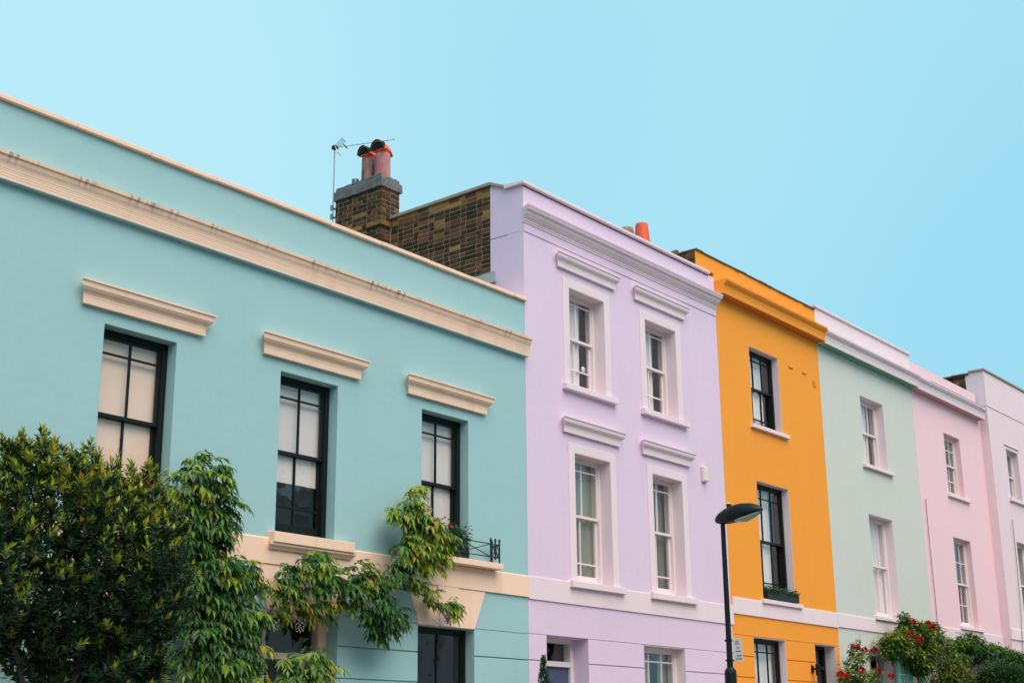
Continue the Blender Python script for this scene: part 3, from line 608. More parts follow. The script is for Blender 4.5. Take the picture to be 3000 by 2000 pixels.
for (a, b, z0, z1), mt_ in ((EA, 8.55, ), (EB, 5.7)):
    m = MB()
    wd = window(Eh, a, b, z0+.02, z1, EY+.15, wp, mt_, (.5,), (), (), fw=.06, st=.04, cur=[(0, .6, MT['voile'], -.05, 3)])
    sm = MB().box(a-.15, b+.2, EY-.07, EY+.2, z0-.09, z0); part('sill', sm, wht, wd, bevel=.005)
cable('downpipe_cable', [(36.3, 7.3), (36.28, 6.0), (36.2, 5.0), (36.05, 4.2), (36.0, 3.6), (36.0, 1.0)], 'thin dark cable down the pale pink end house to a small junction box', EY-.04)
tag(part('junction_box', MB().box(36.0, 36.12, EY-.09, EY-.005, 3.75, 3.92), MT['black_paint'], bevel=.01), 'small black junction box on the pale pink end house', 'junction box')

# ================================================================== things on the walls
G = thing('window_guard', 'black iron window guard with crossed bars on the cream sill', 'window guard', (14.8, -.12, 4.19)); gy = -.135
zt, zl, zb = 4.435, 4.22, 4.25
part('rail', MB().tube([(13.75, gy, 4.43), (15.37, gy, 4.43)], .008, 6), MT['iron'], G); part('rail', MB().tube([(13.75, gy, zb), (15.37, gy, zb)], .008, 6), MT['iron'], G)
for x0, x1 in ((13.8, 14.45), (14.5, 15.16)):
    for s in (0, 1): part('cross_bar', MB().tube([(x0, gy-.008, zb if s else 4.425), (x1, gy-.008, 4.425 if s else zb)], .007, 6), MT['iron'], G)
for x, y in ((15.18, gy), (15.37, gy), (15.37, .0), (15.28, gy)):
    part('post', MB().tube([(x, y, 4.175 if x != 15.28 else 4.22), (x, y, 4.47)], .012, 8), MT['iron'], G)
    part('finial', MB().lathe((x, y, 4.47), [(.008, 0), (.018, .008), (.02, .02), (.008, .03), (.014, .036), (.002, .045)], 10), MT['iron'], G)
part('rail', MB().tube([(15.37, gy, 4.43), (15.37, .0, 4.43)], .008, 6), MT['iron'], G)
for s in (-1, 1):
    pts = [(15.275+s*(.04+.03*math.cos(t*2*math.pi)), gy, 4.25+.18*t) for t in [i/10 for i in range(11)]]; part('scroll', MB().tube(pts, .009, 6), MT['iron'], G)
    part('scroll', MB().tube([(15.37, gy+.05+s*.02+.02*math.cos(t*6.28), 4.25+.18*t) for t in [i/8 for i in range(9)]], .008, 6), MT['iron'], G)
WL = thing('wall_lamp', 'small black wall lamp on the orange house beside its door', 'wall lamp', (24.97, 0, 3.05))
part('backplate', MB().box(24.93, 25.01, -.02, 0, 3.05, 3.19), MT['lamp_paint'], WL); part('arm', MB().box(24.95, 24.99, -.09, -.018, 3.10, 3.14), MT['lamp_paint'], WL)
part('lamp_body', MB().lathe((24.97, -.12, 3.0), [(.035, 0), (.045, .01), (.045, .2), (.035, .21)], 14), MT['lamp_paint'], WL)
# street lamp
lx, ly = 18.03, -2.2
SL = thing('street_lamp', 'black street lamp column in front of the orange house', 'street lamp', (lx, ly, 0))
part('column', MB().lathe((lx, ly, 0), [(.085, 0), (.085, 2.70), (.078, 2.74), (.045, 2.78), (.04, 3.2), (.034, 4.84)], 18), MT['lamp_paint'], SL, bevel=.003)
hd = []; a0 = Vector((lx, ly+.12, 4.85)); tilt = R(6); ax = Vector((0, -math.cos(tilt), math.sin(tilt))); upv = Vector((0, math.sin(tilt), math.cos(tilt))); sx = Vector((1, 0, 0))
for t, w_, hu, hdn in ((0, .012, .012, .01), (.03, .045, .05, .04), (.10, .075, .095, .065), (.25, .11, .14, .085), (.42, .135, .165, .085), (.6, .14, .165, .07), (.78, .115, .135, .045), (.9, .08, .09, .022), (.97, .04, .045, .006), (1, .008, .012, -.004)):
    c = a0+ax*(t*.80)+upv*.03; ring = []
    for k in range(20):
        an = 2*math.pi*k/20; cs, sn = math.cos(an), math.sin(an); ring.append(c + sx*(w_*math.copysign(abs(cs)**.8, cs)) + upv*((hu if sn > 0 else hdn)*sn))
    hd.append(ring)
part('lamp_head', MB().loft(hd), MT['lamp_paint'], SL, smooth=True)
ln = []
for t, w_, h_ in ((.40, .02, .005), (.45, .085, .05), (.6, .115, .075), (.76, .095, .06), (.9, .055, .03), (.94, .01, .005)):
    c = a0+ax*(t*.80)+upv*(.03-.055+.05*t*t); ln.append([c + sx*(w_*math.cos(2*math.pi*k/16)) - upv*(h_*(.5+.5*math.sin(2*math.pi*k/16))) + upv*.0 for k in range(16)])
part('lens', MB().loft(ln), MT['lens'], SL, smooth=True)
c = a0+ax*.26+upv*.155; part('photocell', MB().tube([c, c+upv*.075], [.036, .034], 14), MT['lamp_paint'], SL); part('photocell_cap', MB().tube([c+upv*.0755, c+upv*.09], [.034, .026], 14), MT['alarm_plastic'], SL)
sp = part('sign_plate', MB().box(-.001, .002, -.11, .06, -.165, .165), MT['sign_white'], SL, bevel=.0008); sp.location = (lx+.05, ly-.09, 3.02); sp.rotation_euler = (R(-4), 0, R(70))
ink = MB()
for z, a, b in ((.12, -.05, .01), (.085, -.06, .02), (.03, -.05, .0), (-.02, -.07, .02), (-.08, -.08, .01), (-.125, -.08, .03)): ink.box(-.0045, -.0015, a, b, z-.009, z+.009)
o = part('sign_marking', ink, MT['sign_ink'], SL); o.location = sp.location; o.rotation_euler = sp.rotation_euler
part('sign_clamp', MB().box(lx-.045, lx+.06, ly-.045, ly+.045, 3.14, 3.165).box(lx-.045, lx+.06, ly-.045, ly+.045, 2.86, 2.885), MT['lamp_paint'], SL)

# ================================================================== plants
class Leaves:
    def __init__(s, seed): s.v = []; s.f = []; s.c = []; s.r = random.Random(seed)
    def leaf(s, p, d, n, L, Wd, col, fold=.18, droop=.15):
        d = d.normalized(); sd_ = d.cross(n)
        if sd_.length < 1e-4: sd_ = Vector((1, 0, 0))
        sd_.normalize(); n2 = sd_.cross(d); b = len(s.v)
        m = p + d*(L*.45) - n2*(fold*Wd*.5); t = p + d*L - Vector((0, 0, droop*L))
        q = p + d*(L*.5) + n2*(fold*Wd*.6)
        s.v += [p[:], (q+sd_*Wd*.5)[:], t[:], (q-sd_*Wd*.5)[:], m[:]]
        s.f += [(b, b+4, b+1), (b+1, b+4, b+2), (b, b+3, b+4), (b+3, b+2, b+4)]
        k = s.r.uniform(.75, 1.25); s.c += [(col[0]*k, col[1]*k, col[2]*k, 1)]*5
    def build(s, name, mt_, parent):
        me = bpy.data.meshes.new(name); me.from_pydata(s.v, [], s.f); a = me.attributes.new('tint', 'FLOAT_COLOR', 'POINT')
        a.data.foreach_set('color', [x for c in s.c for x in c]); me.materials.append(mt_); me.update()
        o = bpy.data.objects.new(name, me); link(o, parent); o['kind'] = 'stuff'; return o
def rdir(r):
    while True:
        v = Vector((r.uniform(-1,1), r.uniform(-1,1), r.uniform(-1,1)))
        if .05 < v.length < 1: return v.normalized()
def lerp(a, b, t): return tuple(x+(y-x)*t for x, y in zip(a, b))
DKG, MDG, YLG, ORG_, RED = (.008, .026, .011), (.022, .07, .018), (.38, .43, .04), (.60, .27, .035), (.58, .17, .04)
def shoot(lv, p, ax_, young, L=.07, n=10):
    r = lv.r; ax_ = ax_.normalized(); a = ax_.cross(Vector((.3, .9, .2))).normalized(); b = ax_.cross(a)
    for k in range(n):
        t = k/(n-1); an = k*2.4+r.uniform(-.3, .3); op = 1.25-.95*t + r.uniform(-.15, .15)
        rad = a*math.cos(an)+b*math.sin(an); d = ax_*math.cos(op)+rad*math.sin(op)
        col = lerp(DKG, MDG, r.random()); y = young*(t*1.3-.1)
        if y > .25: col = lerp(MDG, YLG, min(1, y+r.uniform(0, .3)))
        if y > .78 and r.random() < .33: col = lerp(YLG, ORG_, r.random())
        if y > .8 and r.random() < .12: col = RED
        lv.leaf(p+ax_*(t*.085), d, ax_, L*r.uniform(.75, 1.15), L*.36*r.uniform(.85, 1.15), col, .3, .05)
def mass(clumps, dens, inner=.55, seed=1):
    """points through the outer volume of a union of ellipsoids: (centre, radii)"""
    r = random.Random(seed); out = []
    for i, (c, rd) in enumerate(clumps):
        n = int(dens*(rd[0]*rd[1]+rd[1]*rd[2]+rd[0]*rd[2])*4.2)
        for _ in range(n):
            d = rdir(r); k = r.uniform(inner, 1)**.6*(1+.12*math.sin(5*d.x+3*i)*math.cos(6*d.z+i)); p = c+Vector((d.x*rd[0], d.y*rd[1], d.z*rd[2]))*k
            if any(j != i and sum(((p-c2)[q]/r2[q])**2 for q in range(3)) < .45 for j, (c2, r2) in enumerate(clumps)): continue
            out.append((p, d))
    return out
# --- evergreen tree in front of the turquoise house
TY = -1.7
tr = thing('evergreen_tree', 'dense dark evergreen tree with yellow and orange young tips before the turquoise house', 'tree', (7.3, TY, 0))
cl = []
for x, y, rp, yo in ((60, 1165, 140, .1), (-60, 1300, 180, 0), (165, 1185, 120, -.1), (290, 1215, 105, 0), (345, 1210, 80, .1), (130, 1330, 190, .1), (300, 1330, 140, -.25), (360, 1345, 75, 0), (60, 1410, 120, .15), (220, 1450, 150, 0), (315, 1440, 100, .05), (300, 1560, 80, .2), (215, 1545, 95, .1), (90, 1520, 70, .1), (-100, 1410, 120, .1)):
    c = dY(x, y, TY+yo); r_ = rp/250; cl.append((c, (r_, r_*.95, r_)))
lv = Leaves(5); hi = max(c[0].z+c[1][2] for c in cl)
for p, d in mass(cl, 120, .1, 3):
    up_ = Vector((d.x*.6, d.y*.6, d.z*.35+.75)); yg_lit = lv.r.uniform(-.5, .62) + 1.1*max(0, (p.z-3.1))/1.1  # yellower towards the top: young growth plus top light put into leaf colour
    shoot(lv, p, up_+rdir(lv.r)*.35, yg_lit if lv.r.random() < .7 else 0, .085, 11)
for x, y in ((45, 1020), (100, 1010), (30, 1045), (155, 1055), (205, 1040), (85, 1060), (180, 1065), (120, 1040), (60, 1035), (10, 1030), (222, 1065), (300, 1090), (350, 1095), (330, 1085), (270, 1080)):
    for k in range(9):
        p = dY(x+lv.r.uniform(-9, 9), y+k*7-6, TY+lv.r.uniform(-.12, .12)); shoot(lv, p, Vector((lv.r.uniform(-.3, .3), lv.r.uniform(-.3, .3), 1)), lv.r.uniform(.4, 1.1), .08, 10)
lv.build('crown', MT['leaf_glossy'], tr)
tk = MB(); base = Vector((7.3, TY, 0)); f1 = Vector((7.25, TY, 1.5)); tk.tube([base, (7.32, TY+.03, .8), f1], [.11, .09, .08], 10)
for c, r_ in cl:
    mid = (f1+c)/2 + Vector((random.uniform(-.1, .1), random.uniform(-.1, .1), .12)); tk.tube([f1-Vector((0, 0, .1)), mid, c, c+Vector((0, 0, r_[2]*.5))], [.03, .02, .012, .005], 7)
    for _ in range(9):
        d = rdir(random); e = c+Vector((d.x*r_[0], d.y*r_[1], d.z*r_[2]))*.85; tk.tube([c, (c+e)/2+rdir(random)*.05, e], [.008, .006, .002], 5)
part('trunk', tk, MT['bark'], tr)

# --- wisteria: pinnate drooping leaves
WD, WMD, WY, WO = (.014, .06, .018), (.06, .19, .025), (.30, .38, .03), (.48, .28, .045)
def pinnate(lv, p, d, age, L=.20):
    r = lv.r; d = d.normalized(); side = d.cross(Vector((0, 0, 1)))
    if side.length < .1: side = Vector((1, 0, 0))
    side.normalize(); n = r.choice((3, 4, 4)); L *= r.uniform(.75, 1.2); base = lerp(WD, WMD, r.random())
    if age > .5: base = lerp(WMD, WY, min(1, (age-.5)*2+r.uniform(-.2, .3)))
    if age > .85 and r.random() < .5: base = lerp(WY, WO, r.random())
    pos = p.copy(); dd_ = d.copy(); st = L/n; szk = r.uniform(.6, 1.25)
    for k in range(n+1):
        dd_ = (dd_ + Vector((0, 0, -.22))).normalized(); pos = pos + dd_*st
        sz = .086*szk*(.8+.4*math.sin(math.pi*(k+1)/(n+2)))*r.uniform(.85, 1.15)
        if k == n: lv.leaf(pos, dd_+Vector((0,0,-.3)), Vector((0, 0, 1)), sz*1.15, sz*.40, base, .25, .25)
        else:
            for s_ in (-1, 1):
                ld = side*s_*r.uniform(.6, 1) + dd_*.55 + Vector((0, 0, -.5+r.uniform(-.4, .35))); lv.leaf(pos, ld, Vector((0, 0, 1))+d*.3, sz, sz*.45, base, .28, .3)
def vine_mass(lv, blobs, per=1.0, ybase=-.06):
    for x, y, rp, depth, age in blobs:
        c = dY(x, y, ybase-depth*.45); r_ = max(.05, rp/(2352/3000*FPX/ (c-CAM).dot(_f))*.88-.035); n = int(per*100*r_*r_/.0625)+4; c.z += .05
        for _ in range(n):
            d = rdir(lv.r); d.y = -abs(d.y) if lv.r.random() < .85 else d.y
            k = lv.r.uniform(.2, 1.25)**.6; p = c + Vector((d.x*r_*1.0, d.y*depth*.6, d.z*r_))*k*.9
            if p.y > -.03: p.y = -.03-lv.r.uniform(0, .05)
            pinnate(lv, p, Vector((d.x*.9+lv.r.uniform(-.4, .4), -.55+d.y*.5, d.z*.5+.25)), lv.r.gauss(age+.05, .3), .145)
def raceme(parent, p, L, seed):
    lv = Leaves(seed); c = (.46, .36, .48); n = 26
    for k in range(n):
        t = k/n; rad = .028*(1-t)+.008; an = k*2.4; q = p+Vector((math.cos(an)*rad, math.sin(an)*rad, -L*t)); lv.leaf(q, Vector((math.cos(an), math.sin(an), -.6)), Vector((0, 0, 1)), .024, .022, lerp(c, (.62, .55, .62), lv.r.random()), .4, .2)
    o = lv.build('flower_cluster', MT['leaf_soft'], parent); del o['kind']; return o
v1 = thing('climbing_wisteria', 'green wisteria climbing the turquoise wall right beside the evergreen tree', 'wisteria', (9.9, -.1, 0))
lv = Leaves(11)
vine_mass(lv, [(455, 1105, 55, .5, .5), (420, 1120, 45, .5, .5), (490, 1165, 45, .5, .45), (430, 1180, 60, .5, .3), (500, 1205, 32, .4, .5), (470, 1225, 45, .45, .35), (475, 1265, 32, .35, .35), (415, 1260, 60, .4, .25),
    (440, 1330, 60, .45, .4), (490, 1325, 50, .45, .5), (545, 1320, 35, .35, .55), (500, 1375, 40, .4, .35), (540, 1350, 35, .35, .5), (450, 1395, 65, .4, .2), (500, 1430, 60, .45, .3), (555, 1430, 42, .4, .4), (440, 1470, 65, .45, .2), (520, 1490, 62, .45, .35), (565, 1500, 36, .4, .55), (470, 1540, 75, .5, .35), (545, 1560, 50, .45, .5), (400, 1200, 50, .4, .3)], 1.0)
lv.build('foliage', MT['leaf_soft'], v1)
st = MB(); pts = [dY(x, y, -.08) for x, y in ((470, 1650), (480, 1520), (510, 1440), (470, 1350), (490, 1280), (450, 1180), (450, 1110))]; pts[0].z = 0.0; st.tube(pts, [.04, .035, .03, .025, .02, .015, .01], 7)
st.tube([dY(x, y, -.07) for x, y in ((480, 1290), (520, 1310), (560, 1390), (620, 1410), (660, 1400))], [.015, .013, .01, .008, .005], 6)
for k in range(8):
    x, y = random.uniform(430, 480), random.uniform(1300, 1500); st.tube([dY(x, y, -.06), dY(x+random.uniform(10, 60), y+random.uniform(-40, 30), -.12), dY(x+random.uniform(50, 90), y+random.uniform(-70, 10), -.15)], [.006, .005, .002], 5)
part('stem', st, MT['stem'], v1)
for k, (x, y) in enumerate(((497, 1215), (508, 1245), (470, 1195))): raceme(v1, dY(x, y, -.3), .16, 40+k)
v2 = thing('doorway_wisteria', 'wisteria trained over the cream doorway lintel and up beside the iron window guard', 'wisteria', (12.4, -.1, 0))
lv = Leaves(12)
vine_mass(lv, [(640, 1335, 34, .35, .45), (620, 1355, 22, .3, .5), (700, 1310, 40, .4, .5), (725, 1285, 16, .2, .4), (690, 1350, 36, .4, .35), (665, 1400, 30, .3, .75), (720, 1400, 28, .3, .8), (620, 1410, 20, .25, .65), (750, 1345, 42, .4, .4), (790, 1370, 40, .45, .3), (810, 1330, 34, .4, .5), (845, 1345, 32, .35, .4), (840, 1400, 46, .45, .15), (870, 1430, 38, .4, .15), (900, 1420, 22, .3, .2), (855, 1455, 22, .3, .15),
    (890, 1325, 28, .35, .4), (925, 1165, 34, .4, .75), (905, 1190, 26, .35, .75), (950, 1195, 34, .4, .65), (935, 1220, 30, .4, .5), (965, 1240, 45, .5, .7), (1000, 1240, 28, .4, .75), (915, 1265, 34, .45, .8), (950, 1280, 40, .45, .7), (985, 1290, 28, .4, .8), (910, 1310, 30, .4, .5), (925, 1340, 20, .3, .65), (955, 1355, 20, .25, .85), (985, 1375, 20, .25, .7), (1010, 1390, 20, .25, .9), (1032, 1395, 16, .22, .9), (1010, 1412, 14, .2, .8), (945, 1135, 14, .2, .9), (575, 1350, 16, .25, .5)], 1.0)
lv.build('foliage', MT['leaf_soft'], v2)
st = MB(); st.tube([Vector((10.95, -.1, 0)), Vector((11.0, -.1, 2.2)), dY(600, 1440, -.08), dY(640, 1370, -.1), dY(720, 1350, -.12), dY(830, 1370, -.12), dY(900, 1345, -.12), dY(930, 1270, -.1), dY(925, 1180, -.1), dY(945, 1130, -.08)], [.035, .03, .025, .022, .02, .018, .016, .013, .008, .004], 7)
st.tube([dY(890, 1345, -.1), dY(960, 1360, -.14), dY(1020, 1395, -.16)], [.012, .008, .004], 6)
st.tube([dY(640, 1400, -.1), dY(610, 1350, -.12), dY(605, 1330, -.1)], [.008, .006, .004], 5); st.tube([dY(945, 1140, -.08), dY(955, 1118, -.08), dY(975, 1122, -.1)], [.004, .003, .002], 5)
part('stem', st, MT['stem'], v2)
for k, (x, y, L) in enumerate(((633, 1420, .13), (685, 1415, .17), (693, 1420, .15), (918, 1255, .12), (948, 1275, .12), (1018, 1405, .16), (1028, 1402, .17), (1038, 1404, .13), (1004, 1415, .12))): raceme(v2, dY(x, y, -.34), L, 60+k)
sb = thing('doorside_shrub', 'young leafy shrub standing in front of the cream doorway', 'shrub', (11.2, -.5, 0)); lv = Leaves(13)
vine_mass(lv, [(690, 1525, 34, .35, .6), (660, 1545, 34, .35, .45), (715, 1545, 34, .35, .65), (680, 1575, 50, .4, .5), (725, 1515, 16, .2, .75), (640, 1580, 30, .3, .6), (690, 1640, 60, .4, .4)], 1.0, -.35); lv.build('foliage', MT['leaf_soft'], sb)
st = MB()
for k in range(7): st.tube([Vector((11.2, -.5, 0)), Vector((11.2+.05*k-.1, -.5, 1.2)), dY(650+14*k, 1580-5*k, -.5)], [.014, .01, .005], 5)
part('stem', st, MT['stem'], sb)

# --- window boxes
def flower_box(name, label, x0, x1, y0, y1, z, h, seed, flowers, top=.16, y_off=0, dens=1.0):
    b = thing(name, label, 'window box', ((x0+x1)/2, (y0+y1)/2, z)); m = MB()
    m.box(x0, x1, y0, y0+.012, z, z+h).box(x0, x1, y1-.012, y1, z, z+h).box(x0, x0+.012, y0+.012, y1-.012, z, z+h).box(x1-.012, x1, y0+.012, y1-.012, z, z+h).box(x0+.012, x1-.012, y0+.012, y1-.012, z, z+.012)
    part('trough', m, MT['planter'], b); part('soil', MB().box(x0+.014, x1-.014, y0+.014, y1-.014, z+h*.6, z+h*.8), MT['soil'], b)
    lv = Leaves(seed); n = int(620*(x1-x0)*dens)
    for _ in range(n):
        p = Vector((lv.r.uniform(x0, x1), lv.r.uniform(y0, y1), z+h*.7)); t = lv.r.random(); p.z += top*t*lv.r.uniform(.5, 1.15); d = rdir(lv.r); d.z = abs(d.z)*.7+.05; lv.leaf(p+Vector((d.x, d.y, 0))*.05, d, Vector((0, -.4, 1)), .065, .042, lerp((.015, .07, .025), (.07, .17, .04), lv.r.random()), .2, .3)
    lv.build('foliage', MT['leaf_soft'], b)
    for k, (fx, fz, col) in enumerate(flowers):
        fl_ = Leaves(seed*7+k); c = Vector((fx, y0-.01, fz))
        for i in range(14):
            d = rdir(fl_.r); fl_.leaf(c, d, Vector((0, -1, .3)), .036, .032, col, .3, .1)
        o = fl_.build('flower', MT['leaf_soft'], b); del o['kind']
    return b
flower_box('flower_box', 'dark trough with a white flower behind the iron window guard', 14.05, 14.74, -.115, .06, 4.19, .15, 71, [(14.70, 4.585, (.8, .72, .74)), (14.33, 4.57, (.6, .06, .02))], .34, dens=2.2)
flower_box('geranium_box', 'window box with red flowers on the sill above the evergreen tree', 8.75, 9.75, -.10, .07, 4.175, .15, 72, [(9.30, 4.47, (.6, .02, .02)), (9.36, 4.45, (.6, .02, .02)), (9.14, 4.53, (.55, .05, .04)), (9.2, 4.5, (.6, .02, .03)), (9.42, 4.44, (.6, .02, .02)), (9.27, 4.52, (.75, .45, .45))], .22)
flower_box('moss_box', 'low dark window box with moss on the orange house sill', 23.30, 24.52, -.06, .1, 4.312, .17, 73, [], .1, dens=.8)

# --- small conifer by the lavender door
cf = thing('conifer', 'small pointed dark conifer beside the blue front door', 'conifer', (15.95, -.5, 0)); lv = Leaves(21)
top = atY(1540+205/3.92, 1820+405/3.92, -.5); cf.location.x = top.x; WM[cf.name] = Matrix.Translation(cf.location)
for _ in range(2600):
    t = lv.r.random()**.8; z = top.z-1.25*t; rad = (.02+.22*t)*lv.r.uniform(.3, 1.05); an = lv.r.uniform(0, 6.28); p = Vector((top.x+rad*math.cos(an), -.5+rad*math.sin(an), z))
    lv.leaf(p, Vector((math.cos(an)*.5, math.sin(an)*.5, 1)), Vector((math.cos(an), math.sin(an), 0)), .05, .016, lerp((.012, .045, .018), (.03, .10, .03), lv.r.random()), .1, 0)
lv.build('crown', MT['leaf_soft'], cf); part('trunk', MB().tube([(top.x, -.5, 0), (top.x, -.5, top.z-.1)], [.035, .006], 7), MT['bark'], cf)

# --- plants along the mint and pink houses
def bush(name, label, cat, blobs, Y, seed, cols, loc, L=.07, dens=1.6, wide=.5, hang=-.1, rag=1.3):
    b = thing(name, label, cat, loc); lv = Leaves(seed)
    for x, y, rp, dep in blobs:
        c = dY(x, y, Y); r_ = rp/(2352/3000*FPX/(c-CAM).dot(_f)); n = int(900*dens*r_*(r_+dep)/.16)
        for _ in range(n):
            d = rdir(lv.r); k = lv.r.uniform(.2, 1)**.5*(rag if lv.r.random() < .3 else 1); p = c+Vector((d.x*r_, d.y*dep, d.z*r_))*k
            if p.y > -.03: continue
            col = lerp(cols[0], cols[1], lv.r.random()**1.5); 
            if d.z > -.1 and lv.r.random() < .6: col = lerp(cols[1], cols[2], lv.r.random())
            lv.leaf(p, Vector((d.x, d.y-.2, d.z*.6+hang))+rdir(lv.r)*.8, Vector((0, -.3, 1)), L*lv.r.uniform(.7, 1.2), L*wide, col, .2, .25)
    lv.build('foliage', MT['leaf_soft'], b); return b
def flowers(b, spots, Y, col, size, seed):
    for k, (x, y) in enumerate(spots):
        fl_ = Leaves(seed+k); c = dY(x, y, Y)
        for i in range(26):
            d = rdir(fl_.r); fl_.leaf(c+d*size*.25, d+Vector((0, -.3, .3)), d.cross(Vector((.3, .2, 1))), size*.75, size*.8, lerp(col, tuple(q*.55 for q in col), fl_.r.random()), .4, -.1)
        o = fl_.build('rose', MT['leaf_soft'], b); del o['kind']
RG = ((.02, .07, .02), (.12, .24, .03), (.50, .46, .04)); RR = (.62, .008, .02)
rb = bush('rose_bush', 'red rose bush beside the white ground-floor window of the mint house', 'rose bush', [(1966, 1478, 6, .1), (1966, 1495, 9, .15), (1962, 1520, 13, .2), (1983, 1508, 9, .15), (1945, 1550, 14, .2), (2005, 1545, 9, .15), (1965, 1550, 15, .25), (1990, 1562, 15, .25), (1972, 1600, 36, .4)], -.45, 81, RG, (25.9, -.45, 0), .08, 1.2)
flowers(rb, [(1968, 1486), (1987, 1492), (2007, 1492), (1979, 1538), (2017, 1541), (2047, 1553), (1930, 1548), (1942, 1554)], -.75, RR, .075, 300)
st = MB()
for x, y in ((1970, 1490), (1960, 1525), (2000, 1540), (1940, 1550), (1968, 1470), (1975, 1455)): st.tube([Vector((25.9, -.45, 0)), Vector((25.85, -.45, 1.8)), dY(x, y, -.45)], [.015, .01, .003], 5)
part('stem', st, MT['stem'], rb)
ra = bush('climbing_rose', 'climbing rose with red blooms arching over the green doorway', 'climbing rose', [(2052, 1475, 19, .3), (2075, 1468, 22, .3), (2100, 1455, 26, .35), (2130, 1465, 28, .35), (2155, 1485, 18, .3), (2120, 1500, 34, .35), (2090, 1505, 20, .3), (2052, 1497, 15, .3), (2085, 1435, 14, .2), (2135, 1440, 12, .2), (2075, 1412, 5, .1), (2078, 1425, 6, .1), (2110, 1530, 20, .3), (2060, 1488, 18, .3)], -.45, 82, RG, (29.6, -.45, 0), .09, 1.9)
flowers(ra, [(2091, 1456), (2108, 1467), (2114, 1470), (2097, 1428), (2132, 1432), (2141, 1440)], -.85, RR, .075, 330)
st = MB()
for x, y in ((2075, 1405), (2080, 1440), (2120, 1480), (2150, 1480), (2045, 1480)): st.tube([Vector((29.7, -.4, 0)), Vector((29.7, -.42, 2.6)), dY(2105, 1510, -.45), dY(x, y, -.45)], [.03, .02, .012, .003], 5)
part('stem', st, MT['stem'], ra)
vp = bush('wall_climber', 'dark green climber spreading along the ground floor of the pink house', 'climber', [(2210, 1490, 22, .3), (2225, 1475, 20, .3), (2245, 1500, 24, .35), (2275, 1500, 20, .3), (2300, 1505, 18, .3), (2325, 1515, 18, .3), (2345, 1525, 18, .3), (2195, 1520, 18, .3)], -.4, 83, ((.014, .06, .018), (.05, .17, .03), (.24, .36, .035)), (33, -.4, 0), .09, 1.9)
st = MB(); st.tube([Vector((32.2, -.3, 0)), Vector((32.2, -.3, 2.6)), dY(2225, 1480, -.4)], [.04, .03, .01], 6); st.tube([dY(2225, 1500, -.4), dY(2275, 1505, -.4), dY(2345, 1525, -.4)], [.02, .015, .006], 6); part('stem', st, MT['stem'], vp)
ob = bush('bronze_shrub', 'loose shrub with bronze tips between the climbing rose and the clipped bush', 'shrub', [(2185, 1535, 22, .3), (2200, 1555, 26, .3), (2175, 1560, 18, .3), (2190, 1600, 36, .4)], -.7, 84, ((.02, .07, .016), (.12, .20, .03), (.45, .32, .05)), (30.2, -.7, 0), .085, 1.6)
st = MB(); st.tube([Vector((30.2, -.7, 0)), Vector((30.2, -.7, 1.6)), dY(2185, 1545, -.7)], [.02, .015, .005], 5); part('stem', st, MT['stem'], ob)
bb = bush('clipped_bush', 'round clipped green bush in front of the pink house', 'bush', [(2300, 1590, 74, .8), (2300, 1590, 60, .65)], -1.3, 85, ((.010, .04, .012), (.03, .09, .022), (.07, .16, .03)), (31.2, -1.3, 0), .06, 3.0, .55, .1, 1.04)
st = MB(); st.tube([Vector((31.2, -1.3, 0)), Vector((31.2, -1.3, 2.0)), dY(2300, 1590, -1.3)], [.05, .04, .02], 6); part('trunk', st, MT['bark'], bb)
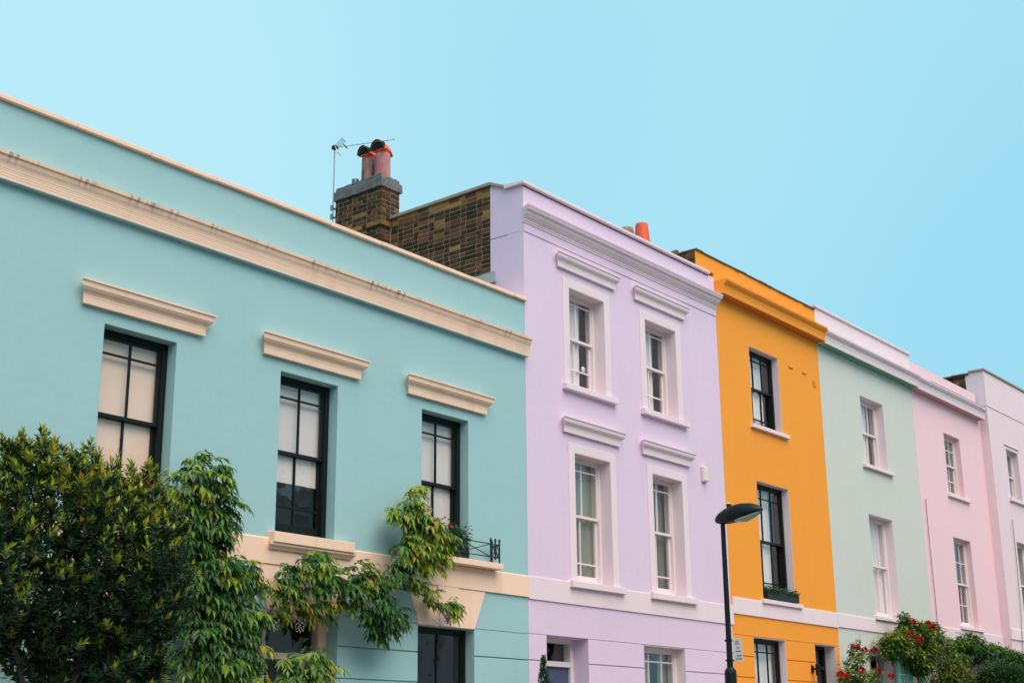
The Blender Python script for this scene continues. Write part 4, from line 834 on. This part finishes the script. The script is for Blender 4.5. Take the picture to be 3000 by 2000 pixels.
# green trellis porch at the mint house door
tg = thing('trellis_porch', 'sea-green lattice porch panel beneath the climbing rose', 'trellis', (29.2, -.35, 0)); gt = MT['green_trellis']; y = -.3
p0, p1 = atY(2400+715/3.137, 1500+1365/3.137, y), atY(2400+835/3.137, 1500+1375/3.137, y); x0, x1, zt = p0.x, p1.x, p0.z
for x in (x0, x1): part('post', MB().box(x-.03, x+.03, y-.03, y+.03, 0, zt+.02), gt, tg)
part('rail', MB().box(x0+.03, x1-.03, y-.025, y+.025, zt-.05, zt), gt, tg)
for k in range(1, 5): part('slat', MB().box(x0+(x1-x0)*k/5-.012, x0+(x1-x0)*k/5+.012, y-.015, y+.01, .1, zt-.05), gt, tg)
for k in range(9): part('cross_slat', MB().box(x0+.03, x1-.03, y-.024, y-.0155, zt-.28-.25*k, zt-.25-.25*k), gt, tg)

# ================================================================== opposite side of the street (seen only as reflections)
OPC = ['opposite_wall', 'opposite_trim', 'opposite_wall', 'opposite_trim', 'opposite_wall', 'opposite_trim', 'opposite_wall']
for k in range(9):
    x0 = -6+k*6.2; x1 = x0+6.15; yb = -21.0
    oh = thing('opposite_house', 'pale stucco terraced house on the other side of the street, behind the viewer', 'house', ((x0+x1)/2, yb, 0), 'terrace across the street')
    hl = [(x0+1, x0+2.0, 4.2, 6.1), (x0+3.9, x0+4.9, 4.2, 6.1), (x0+1, x0+2.0, 7.1, 8.6), (x0+3.9, x0+4.9, 7.1, 8.6), (x0+.9, x0+2.1, .9, 3.1), (x0+4, x0+5, .2, 3.1)]
    part('wall', wall_mesh(x0, x1, 0, 10.0+.5*(k % 3), hl, yb-.3, yb), MT[OPC[k % 2]], oh); part('interior', MB().box(x0+.02, x1-.02, yb-.9, yb-.5, 0, 9.2), MT['room'], oh)
    part('roof', MB().box(x0+.02, x1-.02, yb-7, yb-.305, 9.3, 9.5), MT['roof_felt'], oh)
    part('cornice', MB().box(x0, x1, yb+.001, yb+.22, 9.4+.5*(k % 3), 9.65+.5*(k % 3)), MT['opposite_trim'], oh)
    for h in hl:
        f = MB().box(h[0], h[1], yb-.2, yb-.15, h[2], h[2]+.06).box(h[0], h[1], yb-.2, yb-.15, h[3]-.06, h[3]).box(h[0], h[0]+.06, yb-.2, yb-.15, h[2]+.06, h[3]-.06).box(h[1]-.06, h[1], yb-.2, yb-.15, h[2]+.06, h[3]-.06); wn = part('window', f, wp, oh)
